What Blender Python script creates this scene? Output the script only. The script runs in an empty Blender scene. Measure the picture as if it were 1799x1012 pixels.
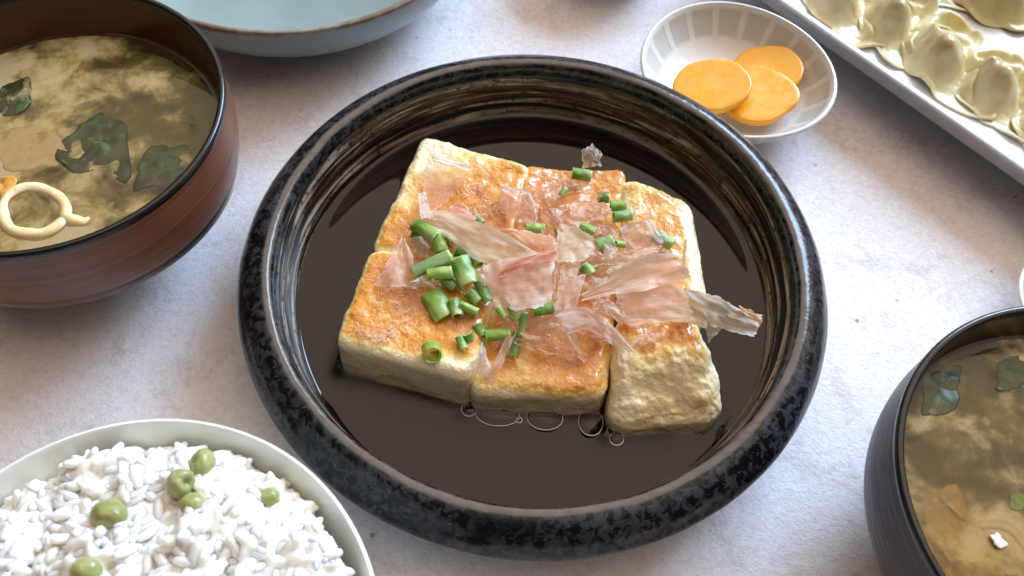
import bpy, bmesh, math, random
import numpy as np
from mathutils import Vector, Matrix, noise as mnoise
random.seed(7); rng = np.random.default_rng(7)
scene = bpy.context.scene
COL = scene.collection
PI = math.pi

# ------------------------------------------------------------------ camera
F_PX, PITCH, ROLL, CAM_H = 1600.0, math.radians(57.926), math.radians(4.374), 0.30124
PW, PH = 1799.0, 1012.0
cR0 = Vector((1, 0, 0)); cU0 = Vector((0, math.sin(PITCH), math.cos(PITCH))); cF = Vector((0, math.cos(PITCH), -math.sin(PITCH)))
cR = cR0*math.cos(ROLL) + cU0*math.sin(ROLL); cU = -cR0*math.sin(ROLL) + cU0*math.cos(ROLL)
cam_d = bpy.data.cameras.new('camera'); cam = bpy.data.objects.new('camera', cam_d); COL.objects.link(cam)
M = Matrix((cR, cU, -cF)).transposed().to_4x4(); M.translation = Vector((0, 0, CAM_H)); cam.matrix_world = M
cam_d.sensor_width = 36; cam_d.lens = 36*F_PX/PW; cam_d.clip_start = 0.01; cam_d.clip_end = 50
cam_d.dof.use_dof = True; cam_d.dof.focus_distance = 0.315; cam_d.dof.aperture_fstop = 18
scene.camera = cam

# ------------------------------------------------------------------ light: a dim warm room and one cool window at the back right
w = bpy.data.worlds.new('World'); scene.world = w; w.use_nodes = True
wt = w.node_tree; bg = wt.nodes['Background']; bg.inputs['Strength'].default_value = 1.75
tc = wt.nodes.new('ShaderNodeTexCoord'); dp = wt.nodes.new('ShaderNodeVectorMath'); dp.operation = 'DOT_PRODUCT'; dp.inputs[1].default_value = (0.26, 0.46, 0.82)
mr = wt.nodes.new('ShaderNodeMapRange'); mr.interpolation_type = 'SMOOTHSTEP'; mr.inputs['From Min'].default_value = 0.46; mr.inputs['From Max'].default_value = 0.84
mx = wt.nodes.new('ShaderNodeMix'); mx.data_type = 'RGBA'; mx.inputs[6].default_value = (.055, .042, .034, 1); mx.inputs[7].default_value = (1.0, .80, .64, 1)
wt.links.new(tc.outputs['Generated'], dp.inputs[0]); wt.links.new(dp.outputs['Value'], mr.inputs['Value']); wt.links.new(mr.outputs[0], mx.inputs[0]); wt.links.new(mx.outputs[2], bg.inputs['Color'])
ld = bpy.data.lights.new('window_light', 'AREA'); ld.shape = 'RECTANGLE'; ld.size = 1.85; ld.size_y = 1.5
ld.energy = 225; ld.color = (0.47, 0.70, 1.0)
lo = bpy.data.objects.new('window_light', ld); COL.objects.link(lo)
ctr = Vector((0.01, 0.18, 0.02)); az, el, dist = math.radians(54), math.radians(32), 3.4
lo.location = ctr + Vector((math.cos(el)*math.cos(az), math.cos(el)*math.sin(az), math.sin(el)))*dist
lo.rotation_euler = (lo.location - ctr).to_track_quat('Z', 'Y').to_euler()
vs = scene.view_settings; vs.view_transform = 'Standard'; vs.look = 'None'; vs.gamma = 1; vs.exposure = 0.0; vs.use_curve_mapping = False
scene.cycles.use_denoising = True
scene.cycles.max_bounces = 10; scene.cycles.diffuse_bounces = 6; scene.cycles.transparent_max_bounces = 14; scene.cycles.volume_bounces = 0
scene.cycles.caustics_reflective = False; scene.cycles.caustics_refractive = False; scene.cycles.sample_clamp_indirect = 4

# ------------------------------------------------------------------ helpers
def P(px, py, z):
    """point of the place at height z seen at a spot of the photograph"""
    d = cF*F_PX + cR*(px - PW/2) - cU*(py - PH/2)
    return Vector((0, 0, CAM_H)) + d*((z - CAM_H)/d.z)

def mesh_obj(name, verts, faces, mat=None, parent=None, loc=None, smooth=True, uv=None, recalc=False):
    me = bpy.data.meshes.new(name)
    verts = [tuple(v) for v in verts]
    me.from_pydata(verts, [], faces); me.update()
    if recalc:
        bm = bmesh.new(); bm.from_mesh(me); bmesh.ops.recalc_face_normals(bm, faces=bm.faces); bm.to_mesh(me); bm.free()
    if smooth: me.polygons.foreach_set('use_smooth', [True]*len(me.polygons))
    if uv is not None:
        l = me.uv_layers.new(name='UVMap'); idx = np.empty(len(me.loops), dtype=np.int32); me.loops.foreach_get('vertex_index', idx)
        l.data.foreach_set('uv', np.asarray(uv, dtype=np.float32)[idx].ravel())
    if mat: me.materials.append(mat)
    o = bpy.data.objects.new(name, me); COL.objects.link(o)
    if loc is not None: o.location = loc
    if parent: o.parent = parent
    return o

def empty(name, loc=(0, 0, 0)):
    o = bpy.data.objects.new(name, None); o.empty_display_size = 0.01; COL.objects.link(o); o.location = loc; return o

def tag(o, label, cat=None, group=None, kind=None):
    o['label'] = label
    if cat: o['category'] = cat
    if group: o['group'] = group
    if kind: o['kind'] = kind
    return o

def nz(x, y, z, s=1.0, seed=0.0): return mnoise.noise(Vector((x*s + seed, y*s - seed*1.7, z*s + seed*.3)))
def fz(x, y, z, s=1.0, o=3, seed=0.0): return mnoise.fractal(Vector((x*s + seed, y*s - seed*1.7, z*s + seed*.3)), 1.0, 2.0, o)
def sstep(a, b, x):
    t = min(1, max(0, (x - a)/(b - a))); return t*t*(3 - 2*t)

def smooth_profile(pts, sub=6):
    """Catmull-Rom through (r, z) points"""
    out = []; n = len(pts)
    for i in range(n - 1):
        p0, p1, p2, p3 = [Vector(pts[max(0, min(n-1, j))]) for j in (i-1, i, i+1, i+2)]
        for k in range(sub):
            t = k/sub
            out.append(0.5*((2*p1) + (p2-p0)*t + (2*p0-5*p1+4*p2-p3)*t*t + (3*p1-p0-3*p2+p3)*t**3))
    out.append(Vector(pts[-1])); return [(v[0], v[1]) for v in out]

def lathe(name, prof, mat, loc, n=160, parent=None, fn=None):
    verts, faces = [], []
    for (r, z) in prof:
        for k in range(n):
            a = 2*PI*k/n
            x, y, zz = r*math.cos(a), r*math.sin(a), z
            if fn: x, y, zz = fn(a, r, z)
            verts.append((x, y, zz))
    m = len(prof)
    for i in range(m - 1):
        for k in range(n):
            k2 = (k+1) % n
            faces.append((i*n+k, i*n+k2, (i+1)*n+k2, (i+1)*n+k))
    return mesh_obj(name, verts, faces, mat, parent, loc)

# node helpers
class Mat:
    def __init__(s, name):
        s.m = bpy.data.materials.new(name); s.m.use_nodes = True; s.t = s.m.node_tree; s.t.nodes.clear()
        s.out = s.t.nodes.new('ShaderNodeOutputMaterial')
    def n(s, typ, ins=None, **props):
        nd = s.t.nodes.new('ShaderNode' + typ)
        for k, v in props.items(): setattr(nd, k, v)
        for k, v in (ins or {}).items():
            sock = nd.inputs[k]
            if isinstance(v, bpy.types.NodeSocket): s.t.links.new(v, sock)
            elif isinstance(v, (tuple, list)) and len(v) == 3 and sock.type == 'RGBA': sock.default_value = (*v, 1)
            else: sock.default_value = v
        return nd
    def coords(s, kind='Object'): return s.n('TexCoord').outputs[kind]
    def scale(s, vec, sc): return s.n('Mapping', {'Vector': vec, 'Scale': sc}).outputs[0]
    def noise(s, vec, scale, detail=4, rough=.55, dist=0.0):
        return s.n('TexNoise', {'Vector': vec, 'Scale': scale, 'Detail': detail, 'Roughness': rough, 'Distortion': dist}).outputs['Fac']
    def ramp(s, fac, a, b, lo=0.0, hi=1.0):
        return s.n('MapRange', {'Value': fac, 'From Min': a, 'From Max': b, 'To Min': lo, 'To Max': hi}, interpolation_type='SMOOTHSTEP').outputs[0]
    def mix(s, fac, a, b):
        nd = s.n('Mix', data_type='RGBA')
        for i, v in ((0, fac), (6, a), (7, b)):
            if isinstance(v, bpy.types.NodeSocket): s.t.links.new(v, nd.inputs[i])
            elif isinstance(v, (tuple, list)): nd.inputs[i].default_value = (*v[:3], 1)
            else: nd.inputs[i].default_value = v
        return nd.outputs[2]
    def math(s, op, a, b=0.0):
        nd = s.n('Math', operation=op)
        for i, v in ((0, a), (1, b)):
            if isinstance(v, bpy.types.NodeSocket): s.t.links.new(v, nd.inputs[i])
            else: nd.inputs[i].default_value = v
        return nd.outputs[0]
    def bump(s, h, strength, dist, normal=None):
        d = {'Height': h, 'Strength': strength, 'Distance': dist}
        if normal: d['Normal'] = normal
        return s.n('Bump', d).outputs[0]
    def pr(s, **k):
        ins = {a.replace('_', ' '): v for a, v in k.items()}
        return s.n('BsdfPrincipled', ins)
    def done(s, surf, vol=None):
        s.t.links.new(surf, s.out.inputs['Surface'])
        if vol: s.t.links.new(vol, s.out.inputs['Volume'])
        return s.m
    def sep(s, vec): return s.n('SeparateXYZ', {'Vector': vec}).outputs

def mat_table():
    m = Mat('plaster_table'); c = m.coords()
    big = m.noise(c, 9, 5, .6, .4); mid = m.noise(c, 45, 6, .65, .6); fine = m.noise(c, 380, 4, .7); fine2 = m.noise(c, 900, 3, .6)
    streak = m.noise(m.scale(c, (380, 460, 1)), 1.0, 4, .65, 1.2)
    col = m.mix(m.ramp(big, .38, .62), (.77, .74, .77), (.68, .64, .65))
    col = m.mix(m.ramp(mid, .50, .70, 0, .7), col, (.52, .465, .435))
    col = m.mix(m.ramp(fine, .48, .70, 0, .38), col, (.44, .40, .39))
    col = m.mix(m.ramp(streak, .42, .62, 0, .42), col, (.86, .845, .84))
    spk = m.n('TexVoronoi', {'Vector': c, 'Scale': 85.0, 'Randomness': 1.0}, feature='F1').outputs['Distance']
    gate = m.ramp(m.noise(c, 30, 2), .52, .60)
    col = m.mix(m.math('MULTIPLY', m.ramp(spk, .10, .03), m.math('MULTIPLY', gate, .8)), col, (.14, .12, .12))
    scr = m.noise(m.scale(c, (90, 14, 1)), 1.0, 6, .7, 2.2)
    col = m.mix(m.math('MULTIPLY', m.ramp(m.math('ABSOLUTE', m.math('SUBTRACT', scr, .5)), .006, .0, 0, .5), m.ramp(m.noise(c, 22, 2), .56, .66)), col, (.20, .17, .16))
    h = m.math('ADD', m.math('MULTIPLY', fine, .6), m.math('ADD', m.math('MULTIPLY', streak, .5), m.math('MULTIPLY', fine2, .3)))
    b = m.bump(h, .65, .0007)
    return m.done(m.pr(Base_Color=col, Roughness=.62, Normal=b, Specular_IOR_Level=.35).outputs[0])

def mat_rim():
    m = Mat('black_mottled_glaze'); c = m.coords(); x, y, z = m.sep(c)
    r = m.math('SQRT', m.math('ADD', m.math('MULTIPLY', x, x), m.math('MULTIPLY', y, y)))
    a = m.noise(c, 340, 5, .62, .6); b2 = m.noise(c, 55, 3, .5)
    sp = m.math('MULTIPLY', m.ramp(a, .44, .57), m.ramp(b2, .30, .52, .25, 1))
    col = m.mix(sp, (.004, .004, .005), (.038, .040, .047))
    col = m.mix(m.ramp(m.noise(c, 700, 2), .66, .74, 0, .5), col, (.13, .13, .14))
    wob = m.math('MULTIPLY', m.math('SUBTRACT', m.noise(c, 60, 4), .5), .0022)
    rr = m.math('ADD', r, wob)
    crest = m.math('MULTIPLY', m.ramp(rr, .0951, .0940), m.ramp(rr, .0916, .0925))
    tan = m.mix(m.noise(c, 300, 4), (.19, .15, .115), (.075, .06, .05))
    col = m.mix(m.math('MULTIPLY', crest, .85), col, tan)
    bn = m.bump(m.math('ADD', m.noise(c, 90, 3), m.math('MULTIPLY', a, .35)), .35, .0009)
    return m.done(m.pr(Base_Color=col, Roughness=.15, Normal=bn, Specular_IOR_Level=.32).outputs[0])

def mat_wall():
    m = Mat('streaked_brown_glaze'); c = m.coords(); x, y, z = m.sep(c)
    st = m.noise(m.scale(c, (18, 18, 330)), 1.0, 5, .6, .5); st2 = m.noise(m.scale(c, (40, 40, 900)), 1.0, 4, .6, .3)
    patch = m.noise(c, 22, 3); sp = m.noise(c, 360, 4, .65)
    col = m.mix(m.ramp(st, .38, .57), (.009, .007, .006), (.10, .060, .034))
    t = m.math('MULTIPLY', m.ramp(m.math('ADD', m.math('MULTIPLY', st, .6), m.math('MULTIPLY', st2, .4)), .50, .60), m.ramp(patch, .38, .54, .1, 1))
    col = m.mix(m.math('MULTIPLY', t, .95), col, (.42, .345, .265))
    col = m.mix(m.ramp(sp, .55, .64, 0, .8), col, (.012, .009, .008))
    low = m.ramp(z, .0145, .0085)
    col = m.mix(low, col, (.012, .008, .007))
    bn = m.bump(m.math('ADD', st, m.math('MULTIPLY', sp, .4)), .16, .0006)
    return m.done(m.pr(Base_Color=col, Roughness=.24, Normal=bn, Specular_IOR_Level=.28).outputs[0])

def liquid(name, sigma, ior=1.42, rough=0.02, thin=False):
    m = Mat(name)
    mx = max(sigma); col = tuple(1 - s/mx for s in sigma)
    fr = m.n('Fresnel', {'IOR': ior}).outputs[0]
    gl = m.n('BsdfGlossy', {'Roughness': rough, 'Color': (1, 1, 1)})
    tr = m.n('BsdfTransparent', {'Color': (1, 1, 1)})
    mixn = m.n('MixShader'); m.t.links.new(fr, mixn.inputs[0]); m.t.links.new(tr.outputs[0], mixn.inputs[1]); m.t.links.new(gl.outputs[0], mixn.inputs[2])
    va = m.n('VolumeAbsorption', {'Color': col, 'Density': mx}); surf = mixn.outputs[0]
    if thin:                                             # more than a few millimetres deep the broth lets no light back out
        at = m.n('Attribute', attribute_name='near').outputs['Fac']
        dk = m.pr(Base_Color=(.006, .003, .002), Roughness=rough, IOR=ior)
        m2 = m.n('MixShader', {0: at}); m.t.links.new(dk.outputs[0], m2.inputs[1]); m.t.links.new(surf, m2.inputs[2]); surf = m2.outputs[0]
    return m.done(surf, va.outputs[0])

def mat_tofu():
    m = Mat('fried_tofu_skin'); c = m.coords()
    oi = m.n('ObjectInfo'); off = m.n('VectorMath', {0: c, 1: oi.outputs['Location']}, operation='ADD').outputs[0]
    att = m.n('Attribute', attribute_name='fry').outputs['Fac']
    n1 = m.noise(off, 48, 6, .62, .6); n2 = m.noise(off, 260, 4, .65, .6); n3 = m.noise(off, 800, 3, .6)
    f = m.math('ADD', att, m.math('ADD', m.math('MULTIPLY', m.math('SUBTRACT', n1, .5), 2.1), m.math('MULTIPLY', m.math('SUBTRACT', n2, .5), .45)))
    col = m.mix(m.ramp(f, .10, .42), (.88, .77, .50), (.83, .58, .18))
    col = m.mix(m.ramp(f, .36, .70), col, (.68, .275, .025))
    col = m.mix(m.ramp(f, .75, 1.15), col, (.46, .13, .010))
    col = m.mix(m.ramp(n3, .60, .72, 0, .28), col, (.90, .68, .32))
    col = m.mix(m.ramp(m.noise(off, 420, 2, .5), .72, .77, 0, .5), col, (.22, .08, .02))
    vo = m.n('TexVoronoi', {'Vector': off, 'Scale': 620.0}, feature='SMOOTH_F1').outputs['Distance']
    h = m.math('ADD', m.math('MULTIPLY', n2, .45), m.math('ADD', m.math('MULTIPLY', n3, .8), m.math('MULTIPLY', vo, -.6)))
    b = m.bump(h, .55, .0010)
    rg = m.ramp(m.noise(off, 130, 4), .40, .60, .16, .55)
    return m.done(m.pr(Base_Color=col, Roughness=rg, Normal=b, Subsurface_Weight=.35, Subsurface_Radius=(1.0, .5, .2), Subsurface_Scale=.003, Coat_Weight=m.ramp(n1, .42, .54, .1, 1.0), Coat_Roughness=.10).outputs[0])

def mat_flake():
    m = Mat('bonito_flake'); uv = m.n('UVMap').outputs[0]; oi = m.n('ObjectInfo'); c = m.coords()
    fib = m.noise(m.scale(uv, (2.0, 38, 1)), 1.0, 5, .65, .6); bl = m.noise(c, 130, 4, .6)
    u, v, _ = m.sep(uv)
    ed = m.math('MINIMUM', m.math('MINIMUM', u, m.math('SUBTRACT', 1.0, u)), m.math('MINIMUM', v, m.math('SUBTRACT', 1.0, v)))
    edge = m.ramp(ed, .055, .0, 0, .55)
    col = oi.outputs['Color']
    col = m.mix(m.ramp(fib, .44, .68, 0, .20), col, (.98, .92, .86))
    col = m.mix(m.ramp(bl, .52, .72, 0, .12), col, (.80, .48, .34))
    col = m.mix(edge, col, (.92, .84, .74))
    bn = m.bump(m.math('ADD', m.math('MULTIPLY', fib, .35), bl), .26, .0008)
    p = m.pr(Base_Color=col, Roughness=.36, Normal=bn, Specular_IOR_Level=.45)
    tl = m.n('BsdfTranslucent', {'Color': col, 'Normal': bn})
    m1 = m.n('MixShader', {0: .54}); m.t.links.new(p.outputs[0], m1.inputs[1]); m.t.links.new(tl.outputs[0], m1.inputs[2])
    tr = m.n('BsdfTransparent', {'Color': (1, .95, .90)})
    op = m.math('ADD', m.math('ADD', m.math('ADD', oi.outputs['Alpha'], .05), edge), m.ramp(fib, .35, .65, -.24, .06))
    m2 = m.n('MixShader'); m.t.links.new(op, m2.inputs[0]); m.t.links.new(tr.outputs[0], m2.inputs[1]); m.t.links.new(m1.outputs[0], m2.inputs[2])
    return m.done(m2.outputs[0])

def mat_scallion():
    m = Mat('scallion'); c = m.coords(); oi = m.n('ObjectInfo'); uv = m.n('UVMap').outputs[0]
    u, v, _ = m.sep(uv)          # u along the piece, v around; v > 1 inside
    fib = m.noise(m.scale(uv, (1.5, 34, 1)), 1.0, 3, .6); bl = m.noise(c, 180, 3)
    col = m.mix(m.ramp(fib, .38, .66, 0, .45), oi.outputs['Color'], (.20, .38, .04))
    col = m.mix(m.ramp(bl, .48, .68, 0, .35), col, (.32, .46, .14))
    col = m.mix(m.math('MULTIPLY', m.ramp(u, .15, .95), m.n('ObjectInfo').outputs['Random']), col, (.42, .56, .20))
    inside = m.math('GREATER_THAN', v, 1.001)
    col = m.mix(inside, col, (.36, .56, .10))
    end = m.ramp(m.math('MINIMUM', u, m.math('SUBTRACT', 1.0, u)), .10, .0, 0, .75)
    col = m.mix(end, col, (.45, .62, .18))
    bn = m.bump(fib, .35, .0006)
    return m.done(m.pr(Base_Color=col, Roughness=.22, Normal=bn, Subsurface_Weight=.3, Subsurface_Radius=(.5, 1, .2), Subsurface_Scale=.0015).outputs[0])

def mat_lacquer(name, c1, c2, rough, ring=420, b=.25, spec=.5, mott=None):
    m = Mat(name); c = m.coords()
    g = m.noise(m.scale(c, (9, 9, ring)), 1.0, 4, .6, .25); g2 = m.noise(m.scale(c, (14, 14, ring*2.7)), 1.0, 3, .6)
    big = m.noise(c, 28, 4, .6)
    col = m.mix(m.ramp(m.math('ADD', m.math('MULTIPLY', g, .6), m.math('MULTIPLY', g2, .4)), .40, .62), c1, c2)
    col = m.mix(m.ramp(big, .42, .66, 0, .35), col, tuple(v*.55 for v in c1))
    bn = m.bump(m.math('ADD', g, m.math('MULTIPLY', g2, .5)), b, .0006)
    return m.done(m.pr(Base_Color=col, Roughness=rough, Normal=bn, Specular_IOR_Level=spec).outputs[0])

def mat_porcelain(name, col, rough=.12, tint=None, scale=40, sss=.0, bumpy=.08):
    m = Mat(name); c = m.coords()
    n1 = m.noise(c, scale, 4, .55); sp = m.noise(c, 900, 2)
    cc = m.mix(m.ramp(n1, .35, .65), col, tint or tuple(v*.94 for v in col))
    cc = m.mix(m.ramp(sp, .74, .80, 0, .35), cc, tuple(v*.5 for v in col))
    bn = m.bump(m.noise(c, 160, 3), bumpy, .0008)
    d = dict(Base_Color=cc, Roughness=rough, Normal=bn)
    if sss: d.update(Subsurface_Weight=sss, Subsurface_Radius=(1, .9, .7), Subsurface_Scale=.002)
    return m.done(m.pr(**d).outputs[0])

def mat_plain(name, col, col2, scale=150, rough=.35, sss=0.0, rad=(1, .6, .3), sc=.002, bumpd=.0005, bs=.4, det=4, spec=.5, lo=.38, hi=.64):
    m = Mat(name); c = m.coords(); oi = m.n('ObjectInfo')
    off = m.n('VectorMath', {0: c, 1: oi.outputs['Location']}, operation='ADD').outputs[0]
    n1 = m.noise(off, scale, det, .6, .4)
    cc = m.mix(m.ramp(n1, lo, hi), col, col2)
    bn = m.bump(m.math('ADD', n1, m.math('MULTIPLY', m.noise(off, scale*4, 3), .4)), bs, bumpd)
    d = dict(Base_Color=cc, Roughness=rough, Normal=bn, Specular_IOR_Level=spec)
    if sss: d.update(Subsurface_Weight=sss, Subsurface_Radius=rad, Subsurface_Scale=sc)
    return m.done(m.pr(**d).outputs[0])

# ------------------------------------------------------------------ table
T = 0.9
tab = mesh_obj('table_top', [(-T, -.35, 0), (T, -.35, 0), (T, 1.0, 0), (-T, 1.0, 0), (-T, -.35, -.03), (T, -.35, -.03), (T, 1.0, -.03), (-T, 1.0, -.03)],
               [(0, 1, 2, 3), (7, 6, 5, 4), (0, 4, 5, 1), (1, 5, 6, 2), (2, 6, 7, 3), (3, 7, 4, 0)], mat_table(), smooth=False)
tag(tab, 'pale grey plaster-look table top with tan mottling', kind='structure')

# ------------------------------------------------------------------ the black shallow bowl
BC = Vector((0.0079, 0.1808, 0)); SZ = 0.0135
def wob(a, r, z):
    x, y = math.cos(a), math.sin(a)
    d = .00055*nz(x, y, z*20, 1.4, 3) + .0002*nz(x, y, z*40, 7, 5)
    return (r + d)*x, (r + d)*y, z + .0004*nz(x, y, 0, 2.2, 9)
bowl = empty('shallow_bowl', BC)
tag(bowl, 'large round black glazed shallow bowl with mottled blue-grey rim holding the tofu', 'bowl')
rim_p = smooth_profile([(.0905, .0315), (.0910, .0352), (.0922, .0374), (.0938, .0380), (.0960, .0376), (.0988, .0362), (.1017, .0336), (.1040, .0302), (.1048, .0276), (.1040, .0255), (.1018, .0240), (.0985, .0222)], 5)
lathe('rim', rim_p, mat_rim(), (0, 0, 0), 240, bowl, wob)
wall_p = smooth_profile([(.0913, .0345), (.0902, .0312), (.0885, .0245), (.0872, .0175), (.0855, .0115), (.0800, .0060), (.0650, .0042), (.0300, .0038), (.0005, .0038)], 6)
mw = mat_wall(); lathe('inner_wall', wall_p, mw, (0, 0, 0), 200, bowl, wob)
out_p = smooth_profile([(.0990, .0226), (.0960, .0190), (.0900, .0120), (.0760, .0050), (.0600, .0030), (.0590, .0008), (.0540, .0006), (.0530, .0024), (.0005, .0024)], 4)
lathe('outer_wall', out_p, mat_lacquer('black_outer_glaze', (.012, .012, .014), (.03, .03, .036), .3, 60), (0, 0, 0), 120, bowl)

# ------------------------------------------------------------------ tofu
TOFU = mat_tofu()
ZB = 0.0036
def block_mesh(name, quad, z1, rad, seed, N=56, shape=None, fryfn=None, rough=1.0):
    """rounded, lumpy block over a quad footprint (xy corners back-left, back-right, front-right, front-left)"""
    q = [Vector((p[0], p[1])) for p in quad]
    cx = sum((p for p in q), Vector((0, 0)))/4
    q = [p + (p - cx).normalized()*.0012 for p in q]
    a = ((q[1]-q[0]).length + (q[2]-q[3]).length)/4; b = ((q[3]-q[0]).length + (q[2]-q[1]).length)/4; c = (z1 - ZB)/2
    key = {}; pts = []; faces = []
    def vid(i, j, k):
        t = (i, j, k)
        if t not in key: key[t] = len(pts); pts.append(t)
        return key[t]
    K = N//2
    dims = (N, N, K)
    for ax in range(3):
        u, v = [t for t in range(3) if t != ax]
        for side in (0, dims[ax]):
            if ax == 2 and side == 0: continue
            for i in range(dims[u]):
                for j in range(dims[v]):
                    def mk(di, dj):
                        t = [0, 0, 0]; t[ax] = side; t[u] = i+di; t[v] = j+dj; return vid(*t)
                    f = (mk(0, 0), mk(1, 0), mk(1, 1), mk(0, 1))
                    if (side == 0) != (ax == 1): f = f[::-1]
                    faces.append(f)
    V = []; fry = []
    h = (a, b, c)
    for (i, j, k) in pts:
        p = (2*i/N - 1, 2*j/N - 1, 2*k/K - 1)
        mtr = [p[t]*h[t] for t in range(3)]
        inn = [max(-(h[t]-rad), min(h[t]-rad, mtr[t])) for t in range(3)]
        if mtr[2] < 0: inn[2] = mtr[2]
        d = Vector([mtr[t]-inn[t] for t in range(3)]); L = d.length
        nrm = d/L if L > 1e-9 else Vector((0, 0, 1))
        if L > 1e-9: mtr = [inn[t] + nrm[t]*rad for t in range(3)]
        s, t_ = (mtr[0]/a + 1)/2, (mtr[1]/b + 1)/2           # t_ = 0 back, 1 front
        xy = q[0]*(1-s)*(1-t_) + q[1]*s*(1-t_) + q[2]*s*t_ + q[3]*(1-s)*t_
        z = ZB + (mtr[2]/c + 1)/2*(z1 - ZB)
        if shape: z = ZB + (z - ZB)*shape(s, t_)
        nl = Vector((nrm[0], -nrm[1], nrm[2]))
        lum = (.0011*fz(xy.x, xy.y, z, 75, 3, seed) + .00042*fz(xy.x, xy.y, z, 260, 3, seed+4) + .00022*nz(xy.x, xy.y, z, 900, seed))*rough*(.40 + .60*max(0, nrm[2]))
        V.append((xy.x - cx.x + nl[0]*lum, xy.y - cx.y + nl[1]*lum, z + nl[2]*lum))
        e = max(0, nrm[2])**2.5
        fr = fryfn(s, t_, e, (z - ZB)/(z1 - ZB)) if fryfn else e
        fry.append(fr)
    o = mesh_obj(name, V, faces, TOFU, None, (cx.x, cx.y, 0), recalc=True)
    at = o.data.attributes.new('fry', 'FLOAT', 'POINT'); at.data.foreach_set('value', fry)
    return o
def pq(pts, z): return [P(p[0], p[1], p[2] if len(p) > 2 else z).to_2d() for p in pts]
quads = {}
def tofu(key, pts, z, rad, seed, label, shape=None, fry=None, rough=1.0, cat='tofu'):
    q = pq(pts, z); quads[key] = q
    o = block_mesh('fried_tofu', q, z, rad, seed, shape=shape, fryfn=fry, rough=rough)
    tag(o, label, cat, 'fried tofu pieces in the black bowl'); return o
tofu('UL', [(744, 236), (928, 290), (884, 446), (655, 434)], .0362, .0034, 11, 'pale-edged golden fried tofu piece at the back left corner of the block',
     fry=lambda s, t, e, h: e*.16 + .85*e*sstep(.22, .62, t*.65 + s*.55) - .16)
tofu('LL', [(652, 440), (882, 452), (824, 662), (592, 598)], .0362, .0036, 23, 'golden fried tofu piece at the front left with a pale cut side',
     fry=lambda s, t, e, h: e*.72*sstep(1.05, .78, t) + .10*e - .20*(1-e))
tofu('UM', [(926, 291), (1097, 299), (1086, 470), (886, 458)], .0345, .003, 37, 'orange-brown crusted fried tofu piece at the back middle of the block',
     fry=lambda s, t, e, h: .38 + .48*e, rough=1.25)
tofu('LM', [(888, 462), (1086, 474), (1064, 690), (824, 684)], .0312, .0055, 41, 'low golden fried tofu piece at the front middle beside the bubbles',
     fry=lambda s, t, e, h: .16 + .56*e - .10*sstep(.7, 1, t))
tofu('UR', [(1094, 300), (1216, 350), (1254, 545), (1088, 530)], .0365, .0072, 53, 'golden fried tofu piece at the back right with a cream rounded edge',
     fry=lambda s, t, e, h: .62*e*sstep(.98, .68, s) + .1*e - .12 - .3*sstep(.8, 1, s))
tofu('LR', [(1086, 552), (1224, 552), (1266, 752, .0135), (1066, 768, .0135)], .0360, .0075, 67, 'lumpy blistered fried tofu piece sloping into the sauce at the front right',
     shape=lambda s, t: 1 - .36*sstep(.42, 1.0, t) + .03*math.sin(9*s + 2*t), fry=lambda s, t, e, h: .68*e*sstep(.62, .15, t) + .12*e - .02, rough=1.7)

# ------------------------------------------------------------------ soy broth with a meniscus round the tofu
def poly_dist(X, Y, polys):
    D = np.full(X.shape, 1e9); IN = np.zeros(X.shape, bool)
    for q in polys:
        inside = np.zeros(X.shape, bool); n = len(q)
        for i in range(n):
            a, b = q[i], q[(i+1) % n]
            ex, ey = b[0]-a[0], b[1]-a[1]
            t = np.clip(((X-a[0])*ex + (Y-a[1])*ey)/(ex*ex+ey*ey), 0, 1)
            D = np.minimum(D, np.hypot(X-a[0]-t*ex, Y-a[1]-t*ey))
            cr = ((a[1] > Y) != (b[1] > Y)) & (X < (b[0]-a[0])*(Y-a[1])/((b[1]-a[1]) or 1e-12) + a[0])
            inside ^= cr
        IN |= inside
    D[IN] = 0; return D
def sauce():
    nr, na = 150, 420; R = .0885
    r = np.linspace(0, 1, nr)**.8*R; A = np.arange(na)*2*PI/na
    RR, AA = np.meshgrid(r, A, indexing='ij'); X = RR*np.cos(AA) + BC.x; Y = RR*np.sin(AA) + BC.y
    D = poly_dist(X, Y, list(quads.values()))
    lam = np.array([.0044*(1 + .6*nz(x, y, 0, 40, 2)) for x, y in zip(X.ravel(), Y.ravel())]).reshape(X.shape)
    lam = np.clip(lam, .002, .008)
    right = np.clip((X - .058)/.010, 0, 1)
    Z = SZ + .0023*(1 - .93*right)*np.exp(-(D/lam)**1.25) + .0009*np.exp(-np.maximum(.0868-RR, 0)/.0015)
    V = [(x - BC.x, y - BC.y, z) for x, y, z in zip(X.ravel(), Y.ravel(), Z.ravel())]
    F = []
    for i in range(nr-1):
        for k in range(na):
            k2 = (k+1) % na; F.append((i*na+k, (i+1)*na+k, (i+1)*na+k2, i*na+k2))
    b0 = len(V)
    for k in range(na): V.append((V[(nr-1)*na+k][0], V[(nr-1)*na+k][1], .0030))
    for k in range(na):
        k2 = (k+1) % na; F.append(((nr-1)*na+k, b0+k, b0+k2, (nr-1)*na+k2))
    F.append(tuple(range(b0+na-1, b0-1, -1)))
    o = mesh_obj('soy_broth', V, F, liquid('soy_broth', (330, 900, 1700), 1.42, .02, thin=True), None, BC, recalc=True)
    at = o.data.attributes.new('near', 'FLOAT', 'POINT'); nv = np.zeros(len(V)); nv[:D.size] = np.clip(1 - (D.ravel() - .004)/.004, 0, 1); at.data.foreach_set('value', nv)
    tag(o, 'dark brown soy broth pooled around the tofu in the black bowl', 'broth')
sauce()

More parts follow.
